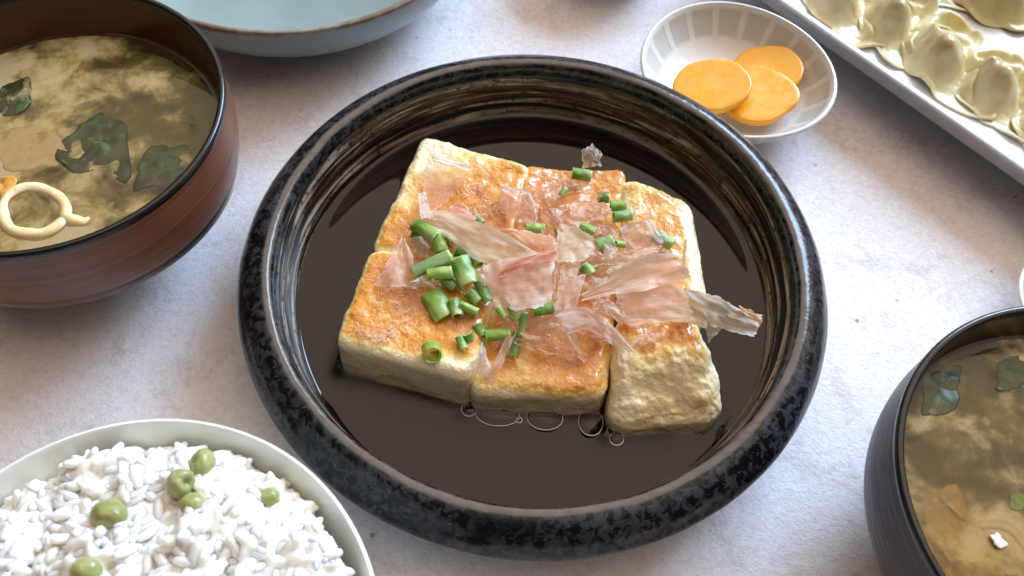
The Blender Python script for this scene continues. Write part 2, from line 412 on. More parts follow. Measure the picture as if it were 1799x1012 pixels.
# bubbles floating at the front of the tofu
def mat_bubble():
    m = Mat('bubble_film'); fr = m.n('Fresnel', {'IOR': 1.3}).outputs[0]; gl = m.n('BsdfGlossy', {'Roughness': .02}); tr = m.n('BsdfTransparent')
    x = m.n('MixShader'); m.t.links.new(fr, x.inputs[0]); m.t.links.new(tr.outputs[0], x.inputs[1]); m.t.links.new(gl.outputs[0], x.inputs[2]); return m.done(x.outputs[0])
BUB = mat_bubble(); BRIM = mat_plain('bubble_rim_film', (.90, .88, .85), (.95, .93, .9), 300, .12)
def bubble(px, py, rx, ry, label):
    c = P(px, py, SZ + .0014); e = empty('bubble', c); tag(e, label, 'bubble', 'bubbles along the front of the tofu')
    k = c.length and (P(px+1, py, SZ) - P(px, py, SZ)).length; ky = (P(px, py+1, SZ) - P(px, py, SZ)).length
    a, b = rx*k, ry*ky; h = min(a, b)*.55
    V = []; Fc = []; n = 40; mlev = 9
    for i in range(mlev):
        t = i/(mlev-1)*PI/2
        for j in range(n):
            an = 2*PI*j/n; V.append((a*math.cos(t)*math.cos(an), b*math.cos(t)*math.sin(an), h*math.sin(t)))
    for i in range(mlev-1):
        for j in range(n): Fc.append((i*n+j, i*n+(j+1) % n, (i+1)*n+(j+1) % n, (i+1)*n+j))
    mesh_obj('film', V, Fc, BUB, e)
    V = []; Fc = []; tr = .00024
    for j in range(n):
        an = 2*PI*j/n
        for i in range(6):
            t = 2*PI*i/6; rr = tr*math.cos(t); V.append(((a+rr)*math.cos(an), (b+rr)*math.sin(an), tr*math.sin(t)))
    for j in range(n):
        for i in range(6): Fc.append((j*6+i, j*6+(i+1) % 6, ((j+1) % n)*6+(i+1) % 6, ((j+1) % n)*6+i))
    mesh_obj('edge', V, Fc, BRIM, e)
bubble(824, 719, 13, 12, 'small round bubble at the joint of the front left and middle tofu')
bubble(874, 728, 38, 20, 'wide oval bubble, largest of those along the front middle tofu')
bubble(957, 734, 31, 21, 'oval bubble in the middle of the row along the front tofu')
bubble(1038, 742, 21, 23, 'round bubble left of the lumpy front right tofu piece')
bubble(1083, 771, 12, 11, 'small bubble below the front corner of the lumpy tofu piece')
bubble(1308, 748, 6, 6, 'tiny bubble in the broth close to the right bowl wall')
bubble(912, 738, 5, 5, 'tiny bubble between the two largest oval bubbles')

# ------------------------------------------------------------------ bonito flakes
FLAKE = mat_flake()
def zbase(px, py):
    mid = sstep(818, 836, px)*(1 - sstep(1058, 1076, px))*sstep(545, 590, py)
    return .0368 - .0056*mid
def resample(pts, n):
    p = np.array(pts, float); d = np.r_[0, np.cumsum(np.hypot(np.diff(p[:, 0]), np.diff(p[:, 1])))]
    t = np.linspace(0, d[-1], n); q = np.stack([np.interp(t, d, p[:, k]) for k in range(3)], 1)
    for _ in range(2):                                   # soften the corners of the polyline
        q[1:-1] = .25*q[:-2] + .5*q[1:-1] + .25*q[2:]
    return q
def flake(top, bot, col, alpha, label, curl=1.0, jag=1.0, crumple=1.0):
    seed = random.random()*50; nu, nv = 36, 16
    A, B = resample(top, nu), resample(bot, nu)
    ext = max(np.ptp(A[:, 0]), np.ptp(A[:, 1]), 20)
    V = []; UV = []
    for i in range(nu):
        u = i/(nu-1)
        for j in range(nv):
            v = j/(nv-1)
            vv = v
            if j in (0, nv-1):                           # torn long edges
                vv = v + (1 if j else -1)*.05 + jag*(.07*nz(u, v, 0, 9, seed) + .07*nz(u, v, 0, 23, seed))
            q = A[i]*(1-vv) + B[i]*vv
            if i in (0, nu-1):                           # torn ends
                dirv = (A[i]-A[i-1 if i else 1]); L = np.hypot(dirv[0], dirv[1]) + 1e-6
                q = q.copy(); q[:2] += dirv[:2]/L*jag*ext*(.05*nz(u, v, 1, 8, seed) + .06*nz(u, v, 1, 20, seed))
            dz = q[2] + curl*2.4*(math.cos((v-.5)*PI)-.5)*(.4+nz(u, 0, 2, 1.2, seed))
            dz += curl*(2.6*sstep(.72, 1, v)*(nz(u*2, 1, 0, 1.3, seed) + .25) + 2.6*sstep(.28, 0, v)*(nz(u*2, 5, 0, 1.3, seed) + .25))
            dz += crumple*(1.5*nz(u, v, 3, 2.6, seed) + .55*nz(u*1.3, v, 3, 7, seed) + .25*abs(nz(u, v*1.4, 5, 11, seed)))
            p = P(q[0] + crumple*3*nz(u, v, 7, 3, seed), q[1] + crumple*3*nz(u, v, 9, 3, seed), zbase(q[0], q[1]) + max(.25, dz)*.001)
            V.append(p); UV.append((u, v))
    c = sum(V, Vector())/len(V)
    F = [(i*nv+j, (i+1)*nv+j, (i+1)*nv+j+1, i*nv+j+1) for i in range(nu-1) for j in range(nv-1)]
    o = mesh_obj('bonito_flake', [v - c for v in V], F, FLAKE, None, c, uv=UV)
    o.color = (*col, alpha)
    tag(o, label, 'bonito flake', 'bonito flakes heaped on the tofu'); return o
PINK, PALE, WHITE, TAN, ORNG, MAUVE, GREY, RED = (.94, .75, .64), (.92, .86, .68), (.97, .93, .89), (.91, .76, .60), (.88, .56, .30), (.80, .58, .54), (.68, .60, .50), (.84, .38, .29)
FL = [
 ([(752,275,2),(790,281,3),(828,298,4)], [(738,374,2),(765,366,2),(790,350,1.5)], PINK, .42, 'large see-through bonito flake lying flat on the back left tofu', .4, .6, .5),
 ([(757,274,5),(795,282,7),(828,293,8)], [(760,283,2),(795,293,3),(826,301,4)], WHITE, .75, 'narrow glossy white bonito strip folded along the top of the flat back left flake', .8, .7, .5),
 ([(735,340,5),(737,360,6),(742,382,7)], [(748,338,2),(753,360,2),(760,384,5)], WHITE, .7, 'short white bonito strip standing at the left edge of the back left tofu', .8, 1, 1),
 ([(800,357,2),(822,364,3),(838,378,3)], [(781,374,2),(805,384,4),(834,394,5)], MAUVE, .75, 'small mauve bonito flake tucked behind the long pale green-tinted flake', .6, 1, .8),
 ([(858,397,5),(890,402,7),(930,408,7),(976,420,8)], [(852,405,3),(890,418,5),(935,456,6),(975,452,7)], ORNG, .80, 'orange-brown bonito flake running behind the long pale flake', 1, .8, .8),
 ([(738,372,5),(785,373,8),(830,388,10),(885,412,10),(946,450,9)], [(746,394,4),(790,417,5),(812,431,6),(832,450,6),(886,469,7)], PALE, .88, 'longest pale yellow-green bonito flake slanting across the left of the heap', 1, .5, .9),
 ([(880,326,4),(910,334,8),(930,342,7),(946,372,4)], [(872,366,1),(900,380,3),(922,390,4),(938,393,3)], PINK, .45, 'glassy boxy pink bonito flake at the back middle of the heap', .8, .7, 1.6),
 ([(879,324,7),(905,334,9),(932,337,9)], [(884,335,4),(908,348,5),(927,351,5)], WHITE, .65, 'thin bright bonito fold capping the glassy boxy flake', .8, .8, 1),
 ([(930,340,9),(940,360,7),(944,385,4)], [(922,348,5),(932,368,4),(936,390,3)], WHITE, .6, 'narrow white bonito sliver down the right of the glassy boxy flake', .8, .8, 1),
 ([(956,372,4),(975,385,5),(992,402,6)], [(948,402,3),(962,418,4),(980,424,5)], ORNG, .65, 'small orange bonito flake left of the square beige flake', .8, 1, 1),
 ([(960,352,2),(1000,340,3),(1050,330,5),(1072,327,4)], [(975,374,2),(1010,364,3),(1050,353,4),(1068,341,4)], ORNG, .45, 'brown see-through bonito flake arching at the very back of the heap', .8, .6, .7),
 ([(1003,358,4),(1030,352,6),(1060,357,6),(1074,368,5)], [(999,394,3),(1025,397,4),(1050,387,4),(1068,379,4)], PINK, .62, 'crinkled pink bonito flake left of the paired scallion rings', .8, 1, 1.7),
 ([(967,366,9),(972,380,7),(976,396,4)], [(986,368,8),(988,386,6),(991,404,3)], WHITE, .7, 'spiky white bonito scrap standing left of the crinkled pink flake', .5, 2, 1.2),
 ([(1098,366,4),(1118,366,5)], [(1104,384,2),(1116,388,2)], WHITE, .6, 'tiny white bonito scrap right of the paired scallion rings', .4, 1, .6),
 ([(1062,394,5),(1078,404,6),(1087,421,5)], [(1056,410,4),(1068,420,4),(1082,429,3)], MAUVE, .7, 'small curled mauve bonito flake between two scallion pieces at the back right', 1, 1, .8),
 ([(1090,402,4),(1116,392,6),(1141,386,7),(1163,414,6)], [(1100,437,2),(1120,441,3),(1145,443,3),(1163,440,3)], MAUVE, .75, 'brown-mauve bonito flake beside the rightmost scallion tube', 1, .7, 1.2),
 ([(1139,385,9),(1150,398,9),(1166,424,7)], [(1133,390,7),(1144,404,7),(1160,428,6)], WHITE, .8, 'thin white bonito fold along the edge of the brown-mauve flake', .6, 1, .5),
 ([(1000,440,5),(1040,430,6),(1062,452,5)], [(982,462,4),(1020,470,5),(1058,465,4)], TAN, .75, 'brown bonito flake just below the square beige flake', .8, 1, 1.4),
 ([(982,398,6),(1010,402,8),(1040,416,8),(1052,430,7)], [(974,456,6),(1000,459,7),(1028,455,7),(1044,442,6)], PALE, .85, 'square beige bonito flake in the centre of the heap', .6, .9, .7),
 ([(1056,448,5),(1100,442,7),(1162,432,8)], [(1068,464,4),(1110,462,6),(1152,452,6)], PINK, .75, 'pink bonito strip between the rightmost scallion and the broad flake', .8, .8, 1),
 ([(1062,429,9),(1072,431,9),(1083,436,9)], [(1060,457,6),(1070,456,7),(1081,451,7)], WHITE, .8, 'small cream bonito scrap below the blue-green scallion piece', .5, .8, .8),
 ([(965,458,5),(976,462,6),(988,466,5)], [(960,522,3),(972,523,3),(986,522,3)], TAN, .7, 'tan bonito strip hanging between the red-edged flake and the streaked upright flake', .8, 1, 1),
 ([(984,470,6),(1000,463,7),(1018,464,7)], [(984,508,4),(998,504,5),(1012,494,5)], PINK, .8, 'small pink bonito flake behind the streaked upright flake', .8, .7, .7),
 ([(848,472,6),(880,462,9),(930,452,10),(976,440,10)], [(868,536,3),(900,541,5),(940,537,6),(968,530,5)], PINK, .85, 'broad glossy pink bonito flake with red edge left of the centre', 1.2, .5, 1.2),
 ([(872,479,9.5),(910,456,12),(950,444,12.5),(978,430,12)], [(880,487,8.5),(915,467,11),(950,458,11.5),(977,456,11)], RED, .85, 'red bonito strip along the top edge of the broad glossy flake', .6, .5, .5),
 ([(836,474,7),(848,469,8),(866,467,7)], [(845,504,4),(856,502,4),(868,498,4)], WHITE, .75, 'small crinkled white bonito flake left of the red-edged flake', .8, .8, 1.6),
 ([(704,418,4),(688,450,3),(672,480,3),(659,502,2)], [(712,420,4),(724,450,5),(724,480,4),(722,505,3)], PINK, .72, 'pale pink bonito flake at the left edge of the tofu', 1, .8, .8),
 ([(720,495,3),(742,487,6),(762,489,6)], [(722,507,2),(745,502,4),(760,507,3)], PALE, .85, 'small curled cream bonito flake below the bright scallion tube on the left', 1.4, .8, .8),
 ([(722,419,3),(738,416,5),(754,421,5)], [(730,449,2),(742,450,2),(754,446,3)], GREY, .6, 'silvery bonito scrap under the left scallion leaf', .8, .8, 1.5),
 ([(1040,541,5),(1058,530,8),(1080,540,7),(1094,554,5)], [(1048,552,3),(1062,547,5),(1078,558,4),(1091,567,3)], TAN, .8, 'small arched tan bonito flake under the broad right flake', 1, .8, 1),
 ([(1093,512,6),(1130,503,8),(1170,498,8),(1205,514,8),(1242,530,7)], [(1091,560,3),(1106,571,4),(1150,561,5),(1200,562,5),(1240,574,4)], PINK, .70, 'wide translucent pink bonito flake below the broad flake on the right', .8, .4, .8),
 ([(1022,518,7),(1070,488,10),(1112,460,12),(1150,447,13),(1184,444,13)], [(1024,527,6),(1070,517,8),(1130,508,9),(1170,499,9),(1216,484,9)], PINK, .90, 'broadest pinkish-beige bonito flake with a frayed tip on the right', .8, .8, .8),
 ([(1203,420,15),(1199,450,12),(1188,478,9)], [(1207,421,15),(1204,452,12),(1204,482,9)], PINK, .8, 'thin bonito spike rising from the frayed tip of the broadest flake', .3, .6, .4),
 ([(1202,508,7),(1240,516,9),(1290,540,11),(1338,556,12)], [(1214,542,6),(1250,566,8),(1290,580,10),(1326,590,11)], GREY, .90, 'grey-brown skin-like bonito flake with orange tip reaching over the broth', 1, .9, 1),
 ([(1298,536,12.5),(1318,546,12.5),(1340,560,12)], [(1300,543,12),(1318,554,12),(1336,572,11.5)], ORNG, .9, 'small orange-brown crust at the outer tip of the grey-brown flake', .5, 1.6, 1),
 ([(1234,563,5),(1256,560,4),(1272,574,3)], [(1238,578,2),(1246,600,1),(1260,586,.5)], GREY, .75, 'hooked grey bonito scrap dipping into the broth at the right', 1, 1, 1),
 ([(985,488,9),(980,515,8),(976,540,6),(971,568,4)], [(1030,481,10),(1022,500,9),(1012,535,7),(993,562,4)], PINK, .90, 'streaked upright bonito flake in the middle of the heap', 1, .7, .6),
 ([(974,556,5),(1005,540,9),(1036,540,10),(1070,568,7),(1116,617,4)], [(975,572,3),(1000,586,5),(1030,573,6),(1075,604,4),(1110,618,3)], PINK, .85, 'long arched bonito flake tapering toward the front right tofu', 1.2, .6, .9),
 ([(974,572,5),(984,592,5),(1000,612,4),(1026,636,2)], [(1002,571,7),(1011,590,6),(1019,612,4),(1024,628,2)], TAN, .72, 'fan-shaped tan bonito flake hanging over the front middle tofu', .8, 1, .8),
 ([(965,600,2),(1000,606,2.5),(1030,634,1)], [(968,620,1.5),(990,628,1.5),(1020,640,1)], TAN, .45, 'faint see-through bonito flake stuck to the front middle tofu', .3, .6, .4),
 ([(914,586,6),(940,592,8),(965,597,8),(981,608,6)], [(904,603,4),(925,611,4),(955,621,5),(979,623,5)], ORNG, .88, 'curled orange-tan bonito flake at the front middle of the heap', 1.2, .7, .7),
 ([(847,602,10),(838,630,6),(821,646,3)], [(854,615,8),(862,648,5),(858,664,3)], WHITE, .85, 'small white pointed bonito flake at the front joint of the tofu', .8, 1, .9),
 ([(854,672,2),(864,642,5),(892,592,8)], [(864,678,1.5),(880,646,5),(906,588,8)], PINK, .75, 'forked bonito strand right of the white pointed flake', .6, 1, .8),
 ([(922,546,3),(945,558,4),(972,560,3)], [(925,582,3),(945,592,3),(966,592,2)], MAUVE, .6, 'mauve bonito flake in shadow below the broad glossy flake', .8, 1, 1.4),
 ([(878,546,3),(892,556,4),(908,564,4)], [(882,582,2),(892,586,3),(908,588,3)], TAN, .55, 'brown bonito scrap under the front scallion tube', .8, 1, 1.4),
 ([(1112,600,2),(1135,588,4),(1158,582,3)], [(1116,612,1),(1136,603,2),(1156,598,1.5)], PINK, .6, 'small pink bonito scrap on the blistered front right tofu', .8, 1, 1.2),
 ([(1022,266,1),(1040,254,5),(1056,272,3)], [(1024,292,-1),(1038,293,-1),(1056,292,-1)], GREY, .85, 'curled silver-brown bonito flake standing at the back edge of the tofu', 1.5, 1, 1.6),
]
FILL_LABELS = ['small pink bonito scrap in front of the glassy boxy flake', 'small tan bonito scrap behind the glassy boxy flake on the orange tofu', 'small pale bonito scrap just behind the square beige flake', 'small pink bonito scrap between the shredded scallion and the paired rings', 'small mauve bonito scrap under the right end of the orange-brown flake', 'small pink bonito scrap peeking from under the left side of the square beige flake', "small tan bonito scrap right of the streaked upright flake's top", 'small pale bonito scrap left of the small cream scrap at the centre', "small pink bonito scrap above the long arched flake's middle", 'small mauve bonito scrap under the right edge of the broad glossy flake', 'small pink bonito scrap beneath the broad glossy flake', 'small tan bonito scrap where the upright flake meets the arched flake', 'small pale bonito scrap under the middle of the broadest flake', 'small pink bonito scrap under the left end of the wide translucent flake', 'small mauve bonito scrap under the right half of the wide translucent flake', 'small pink bonito scrap below the middle of the longest pale flake', 'small tan bonito scrap right of the front dark scallion leaf', 'small pale bonito scrap just behind the curled orange-tan flake', 'small pink bonito scrap under the left end of the longest pale flake', 'small mauve bonito scrap at the front of the long arched flake', 'small pink bonito scrap under the brown-mauve flake at the back right', "small tan bonito scrap left of the broad glossy flake's lower corner"]
FILL = [(905,365,26,14,20),(960,345,30,12,-25),(1010,380,30,16,10),(1045,398,26,14,-30),(930,430,30,14,15),(1000,432,32,16,-15),(1030,500,34,16,35),(1062,478,30,14,-10),(1075,545,34,14,20),(950,500,30,20,70),(890,500,34,20,-20),(1010,555,30,14,50),(1110,480,40,18,-15),(1125,535,44,18,5),(1170,520,40,18,20),(862,425,26,12,30),(925,560,26,12,-30),(955,575,24,12,15),(800,400,24,10,25),(1050,585,22,9,40),(1120,425,26,12,-10),(872,520,30,14,40)]
for i, (px, py, a, b, rot) in enumerate(FILL):
    t = math.radians(rot); ca, sa = math.cos(t), math.sin(t)
    def q(u, v, z): return (px + a*u*ca - b*v*sa, py + a*u*sa + b*v*ca, z)
    FL.append(([q(-1, -.8, 1.5), q(0, -1, 3.5), q(1, -.7, 3)], [q(-.9, .9, 1), q(0, 1, 1.5), q(.9, .8, 1)], (PINK, TAN, PALE, PINK, MAUVE)[i % 5], .62, FILL_LABELS[i], 1, 1.1, 1.5))
for f in FL: flake(*f[:5], curl=f[5], jag=f[6], crumple=f[7])

# ------------------------------------------------------------------ scallion pieces
SCAL = mat_scallion()
def scallion(p0, p1, r, col, label, arc=1.0, squash=.85, roll=0.0, bend=0.0, wall=.00042):
    a = P(p0[0], p0[1], zbase(*p0[:2]) + p0[2]*.001); b = P(p1[0], p1[1], zbase(*p1[:2]) + p1[2]*.001)
    k = (P(p0[0]+1, p0[1], .038) - P(p0[0], p0[1], .038)).length; r = r*k*.9
    ax = (b - a); L = ax.length; ax.normalize(); up = Vector((0, 0, 1)); sd = ax.cross(up)
    if sd.length < .05: sd = Vector((1, 0, 0))
    sd.normalize(); up = sd.cross(ax); c = (a+b)/2; seed = random.random()*40
    nu, nv = 14, 22; V = []; UV = []
    span = 2*PI*arc
    for layer in (0, 1):
        for i in range(nu+1):
            u = i/nu
            for j in range(nv+1):
                t = roll + span*(j/nv - .5) + PI/2
                rr = (r - (wall if layer else 0))*(1 + .16*nz(u*2, math.cos(t), math.sin(t), 1.5, seed))
                tear = 0
                if i in (0, nu): tear = (.00035*nz(math.cos(t)*4, math.sin(t)*4, u*9, 1.2, seed))*(1 if i else -1)
                mid = a.lerp(b, u) + up*(bend*k*math.sin(u*PI))
                V.append(mid + ax*tear + sd*(math.cos(t)*rr) + up*(math.sin(t)*rr*squash) - c); UV.append((u, (j/nv) if not layer else 1.01 + j/nv))
    F = []; W = nv+1; off = (nu+1)*W
    for i in range(nu):
        for j in range(nv):
            F.append((i*W+j, (i+1)*W+j, (i+1)*W+j+1, i*W+j+1)); F.append((off+i*W+j, off+i*W+j+1, off+(i+1)*W+j+1, off+(i+1)*W+j))
    for j in range(nv):
        F.append((j, j+1, off+j+1, off+j)); F.append((nu*W+j, off+nu*W+j, off+nu*W+j+1, nu*W+j+1))
    if arc < .98:
        for i in range(nu):
            F.append((i*W, off+i*W, off+(i+1)*W, (i+1)*W)); F.append((i*W+nv, (i+1)*W+nv, off+(i+1)*W+nv, off+i*W+nv))
    o = mesh_obj('scallion_piece', V, F, SCAL, None, c, uv=UV); o.color = (*col, 1)
    return tag(o, label, 'scallion', 'chopped scallion pieces on the tofu')
G, GL, GD, GB = (.10, .235, .028), (.20, .36, .045), (.038, .11, .020), (.17, .29, .135)
SC = [
 ((757,613,.1),(760,625,3.2), 18, GL, 'open green scallion ring alone on the front left tofu', 1, 1, 0, 0),
 ((757,514,.6),(784,560,-.2), 24, GL, 'widest pale green scallion half-tube on the front left tofu', .62, .55, 0, 0),
 ((797,527,2),(804,556,2), 12, G, 'small green scallion piece touching the widest half-tube', .8, .8, 0, 0),
 ((808,535,3),(839,549,2.5), 9, GL, 'thin yellow-green scallion stub right of the widest half-tube', 1, .9, 0, 0),
 ((728,394,3),(768,420,5), 14, G, 'green scallion leaf bent over at the back of the left cluster', .9, .8, 0, 2),
 ((766,408,5),(776,443,3), 14, GL, 'bright green lower half of the bent leaf in the left cluster', .9, .8, 0, 0),
 ((727,408,1),(752,424,1), 12, GD, 'dark green scallion piece under the bent leaf', .9, .8, 0, 0),
 ((785,412,2),(797,426,2), 9, GL, 'little green scallion bit under the edge of the longest pale flake', .7, .8, 0, 0),
 ((724,480,4),(792,448,6), 14, GB, 'long grey-green scallion leaf slanting through the left cluster', .6, .6, 0, 1),
 ((750,484,6),(794,477,6), 13, GL, 'bright green scallion tube with open left end in the left cluster', 1, .85, 0, 0),
 ((806,456,5),(826,503,4), 21, G, 'broad green scallion piece right of the bright open tube', .8, .7, 0, 0),
 ((800,441,2),(830,450,2), 12, GD, 'dark scallion piece in shade under the longest pale flake', .9, .8, 0, 0),
 ((832,446,3),(842,466,3), 11, GD, 'small dark scallion ring between the broad piece and the pale flake', 1, .8, 0, 0),
 ((778,490,3),(800,505,2), 11, GB, 'grey-green scallion bit below the bright open tube', .9, .8, 0, 0),
 ((824,512,3),(842,530,2), 13, G, 'green scallion piece left of the broad glossy pink flake', .8, .8, 0, 0),
 ((842,498,4),(860,530,3), 11, G, 'upright green scallion sliver touching the broad glossy pink flake', .7, .7, 0, 0),
 ((806,592,1.5),(816,614,1.5), 8, G, 'left of two small scallion slivers above the open ring', .7, .8, 0, 0),
 ((820,585,2),(830,608,2), 10, G, 'right of two small scallion slivers above the open ring', .7, .8, 0, 0),
 ((838,570,3),(848,592,4), 13, G, 'crushed green scallion ring left of the front horizontal tube', .9, .9, 0, 0),
 ((852,590,5),(896,586,5), 12, GL, 'horizontal green scallion tube at the front of the heap', 1, .85, 0, 0),
 ((922,548,5),(914,590,6), 7, GB, 'thin curled green scallion strip beside the front dark leaf', .5, .8, 0, 0),
 ((912,584,5),(900,626,3), 11, GD, 'dark green scallion leaf pointing to the front of the tofu', .7, .6, 0, 0),
 ((874,540,4),(888,558,4), 8, GL, 'pale green scallion bit under the broad glossy pink flake', .8, .8, 0, 0),
 ((900,535,4),(910,562,4), 12, GL, 'light green scallion tube under the front of the broad glossy flake', .9, .8, 0, 0),
 ((934,546,4),(974,540,4), 13, G, 'green scallion piece left of the streaked upright flake', .8, .75, 0, 0),
 ((924,402,3.5),(957,402,3.5), 11, GL, 'short green scallion tube behind the orange-brown flake', 1, .9, 0, 0),
 ((1005,304,3),(1039,310,3), 12, G, 'green scallion tube furthest back on the tofu', 1, .9, 0, 0),
 ((986,343,1.5),(994,331,1.5), 6, G, 'tiny scallion bit on the orange back middle tofu', .8, .9, 0, 0),
 ((1050,346,3),(1070,348,3), 11, GD, 'dark green scallion ring behind the paired rings', 1, .9, 0, 0),
 ((1072,362,4),(1100,362,4), 11, GL, 'upper of the paired pale scallion rings at the back right', 1, .9, 0, 0),
 ((1078,382,4.5),(1110,378,4.5), 11, GB, 'lower of the paired pale scallion rings at the back right', 1, .9, 0, 0),
 ((1020,396,7),(1046,408,7), 10, GL, 'shredded bright green scallion scrap on the square beige flake', .5, .7, 0, 0),
 ((1048,432,6),(1076,424,6), 14, GB, 'blue-green scallion piece right of the square beige flake', .75, .8, 0, 0),
 ((1082,428,5),(1098,430,4), 7, GL, 'tiny green scallion bit beside the blue-green piece', .9, .9, 0, 0),
 ((1148,414,4),(1182,430,4), 13, GB, 'rightmost scallion tube on the back right tofu', 1, .9, 0, 0),
 ((1024,466,5),(1040,482,4), 12, G, 'green scallion piece in the gap above the streaked upright flake', .8, .85, 0, 0),
 ((978,402,5),(984,420,5), 5, GL, 'tiny scallion shred at the left edge of the square beige flake', .8, .9, 0, 0),
 ((1206,552,2),(1224,548,2), 8, GL, 'bright scallion bit under the translucent pink flake on the right', .9, .9, 0, 0),
 ((838,382,2.5),(848,392,2.5), 7, GB, 'tiny pale scallion ring behind the longest pale flake', 1, .8, 0, 0),
]
for q in SC: scallion(q[0], q[1], q[2], q[3], q[4], q[5], q[6], q[7], q[8])

# fine bonito shavings scattered over the tofu: too small to count
def inside_q(p, q):
    s = [(q[(i+1) % 4] - q[i]).cross(p.to_2d() - q[i]) for i in range(4)]
    L = [s[i]/(q[(i+1) % 4] - q[i]).length for i in range(4)]
    return all(v < -.003 for v in L) or all(v > .003 for v in L)
def crumbs():
    V = []; F = []
    spots = [(660, 590, 34, 22, 90), (690, 560, 40, 40, 60), (700, 520, 40, 30, 40), (830, 340, 40, 30, 40), (870, 370, 40, 20, 40), (920, 385, 30, 15, 40), (980, 330, 40, 25, 40), (1130, 370, 40, 40, 50), (860, 560, 40, 14, 60), (950, 640, 70, 30, 40), (820, 560, 20, 20, 30), (1150, 600, 40, 20, 25), (1180, 380, 20, 60, 30), (720, 300, 25, 40, 25), (840, 270, 50, 14, 25)]
    for (cx, cy, sx, sy, n) in spots:
        for _ in range(int(n*1.7)):
            px, py = random.gauss(cx, sx*.6), random.gauss(cy, sy*.6)
            zb = zbase(px, py) - (.0022 if py < 470 and 900 < px < 1090 else .0003)
            p = P(px, py, zb)
            if not any(inside_q(p, q) for q in quads.values()): continue
            a = random.uniform(0, 2*PI); L = random.uniform(.0006, .0028); wd = random.uniform(.00010, .00034)
            d = Vector((math.cos(a), math.sin(a), random.uniform(-.1, .5))); s = Vector((-math.sin(a), math.cos(a), random.uniform(-.5, .5)))*wd
            b = len(V); up = Vector((0, 0, random.uniform(.0001, .0007)))
            V += [p - d*L + s*.3, p - d*L - s*.3, p + up - s, p + up + s, p + d*L*.8 - s*.2 + up*.3, p + d*L*.8 + s*.2 + up*.3]
            F += [(b, b+1, b+2, b+3), (b+3, b+2, b+4, b+5)]
    o = mesh_obj('bonito_shavings', V, F, FLAKE, None, None, uv=[(.5, .5)]*len(V)); o.color = (.95, .80, .58, .9)
    tag(o, 'fine pale bonito shavings scattered over the fried tofu', 'shavings', kind='stuff')
crumbs()

# ------------------------------------------------------------------ lacquer soup bowls with miso soup
def heightfield_disc(name, R, zf, mat, parent=None, loc=None, nr=60, na=150, uv=False):
    V = []; F = []
    for i in range(nr):
        r = R*i/(nr-1) + 1e-5
        for k in range(na):
            a = 2*PI*k/na; x, y = r*math.cos(a), r*math.sin(a); V.append((x, y, zf(x, y)))
    for i in range(nr-1):
        for k in range(na):
            k2 = (k+1) % na; F.append((i*na+k, (i+1)*na+k, (i+1)*na+k2, i*na+k2))
    return mesh_obj(name, V, F, mat, parent, loc)

def soup_bowl(center, mats, label, label_soup, R=.0612, H=.066, level=.0535, seed=1, sig=(60, 90, 190), cloud_mat=None, cloud_fn=None):
    e = empty('soup_bowl', center); tag(e, label, 'soup bowl', 'lacquered soup bowls')
    mo, mi, mr = mats
    outer = smooth_profile([(R-.0001, H-.0022), (R+.0003, H-.010), (R+.0003, H-.020), (R-.0020, H-.031), (R-.0090, H-.043), (R-.0215, H-.052), (R-.0315, H-.0560), (R-.0325, H-.0640), (R-.0345, .0008), (R-.0365, .0008), (R-.0370, .0060), (.0005, .0065)], 5)
    lathe('outer_wall', outer, mo, (0, 0, 0), 180, e)
    rimp = smooth_profile([(R+.0001, H-.0026), (R+.0002, H-.0010), (R-.0004, H-.0001), (R-.0013, H), (R-.0022, H-.0006), (R-.0025, H-.0022)], 5)
    lathe('rim', rimp, mr, (0, 0, 0), 180, e)
    inner = smooth_profile([(R-.0025, H-.0018), (R-.0024, H-.010), (R-.0026, H-.020), (R-.0050, H-.031), (R-.0125, H-.042), (R-.026, H-.0505), (.0005, H-.052)], 5)
    lathe('inner_wall', inner, mi, (0, 0, 0), 180, e)
    # the soup: a clear tinted liquid over drifting clouds of miso
    Rs = R - .0017; na = 180; V = [(0, 0, level)]; F = []
    rings = [(Rs*.5, level), (Rs-.004, level), (Rs-.0016, level+.0003), (Rs-.0006, level+.0011), (Rs, level+.0012), (Rs, level-.012), (Rs-.012, level-.026)]
    for (r, z) in rings:
        for k in range(na): V.append((r*math.cos(2*PI*k/na), r*math.sin(2*PI*k/na), z))
    for k in range(na): F.append((0, 1+k, 1+(k+1) % na))
    for i in range(len(rings)-1):
        for k in range(na):
            k2 = (k+1) % na; F.append((1+i*na+k, 1+(i+1)*na+k, 1+(i+1)*na+k2, 1+i*na+k2))
    F.append(tuple(1+(len(rings)-1)*na+k for k in range(na-1, -1, -1)))
    s = mesh_obj('miso_soup', V, F, liquid('miso_broth', sig, 1.40, .03), None, center, recalc=True); tag(s, label_soup, 'soup')
    heightfield_disc('miso_cloud', Rs-.001, lambda x, y: level + cloud_fn(x, y), cloud_mat[0], s, (0, 0, 0), 60, 160)
    heightfield_disc('sediment', Rs-.003, lambda x, y: level - .0050 + .0012*fz(x, y, 0, 80, 3, seed), cloud_mat[1], s, (0, 0, 0), 60, 160)
    return e
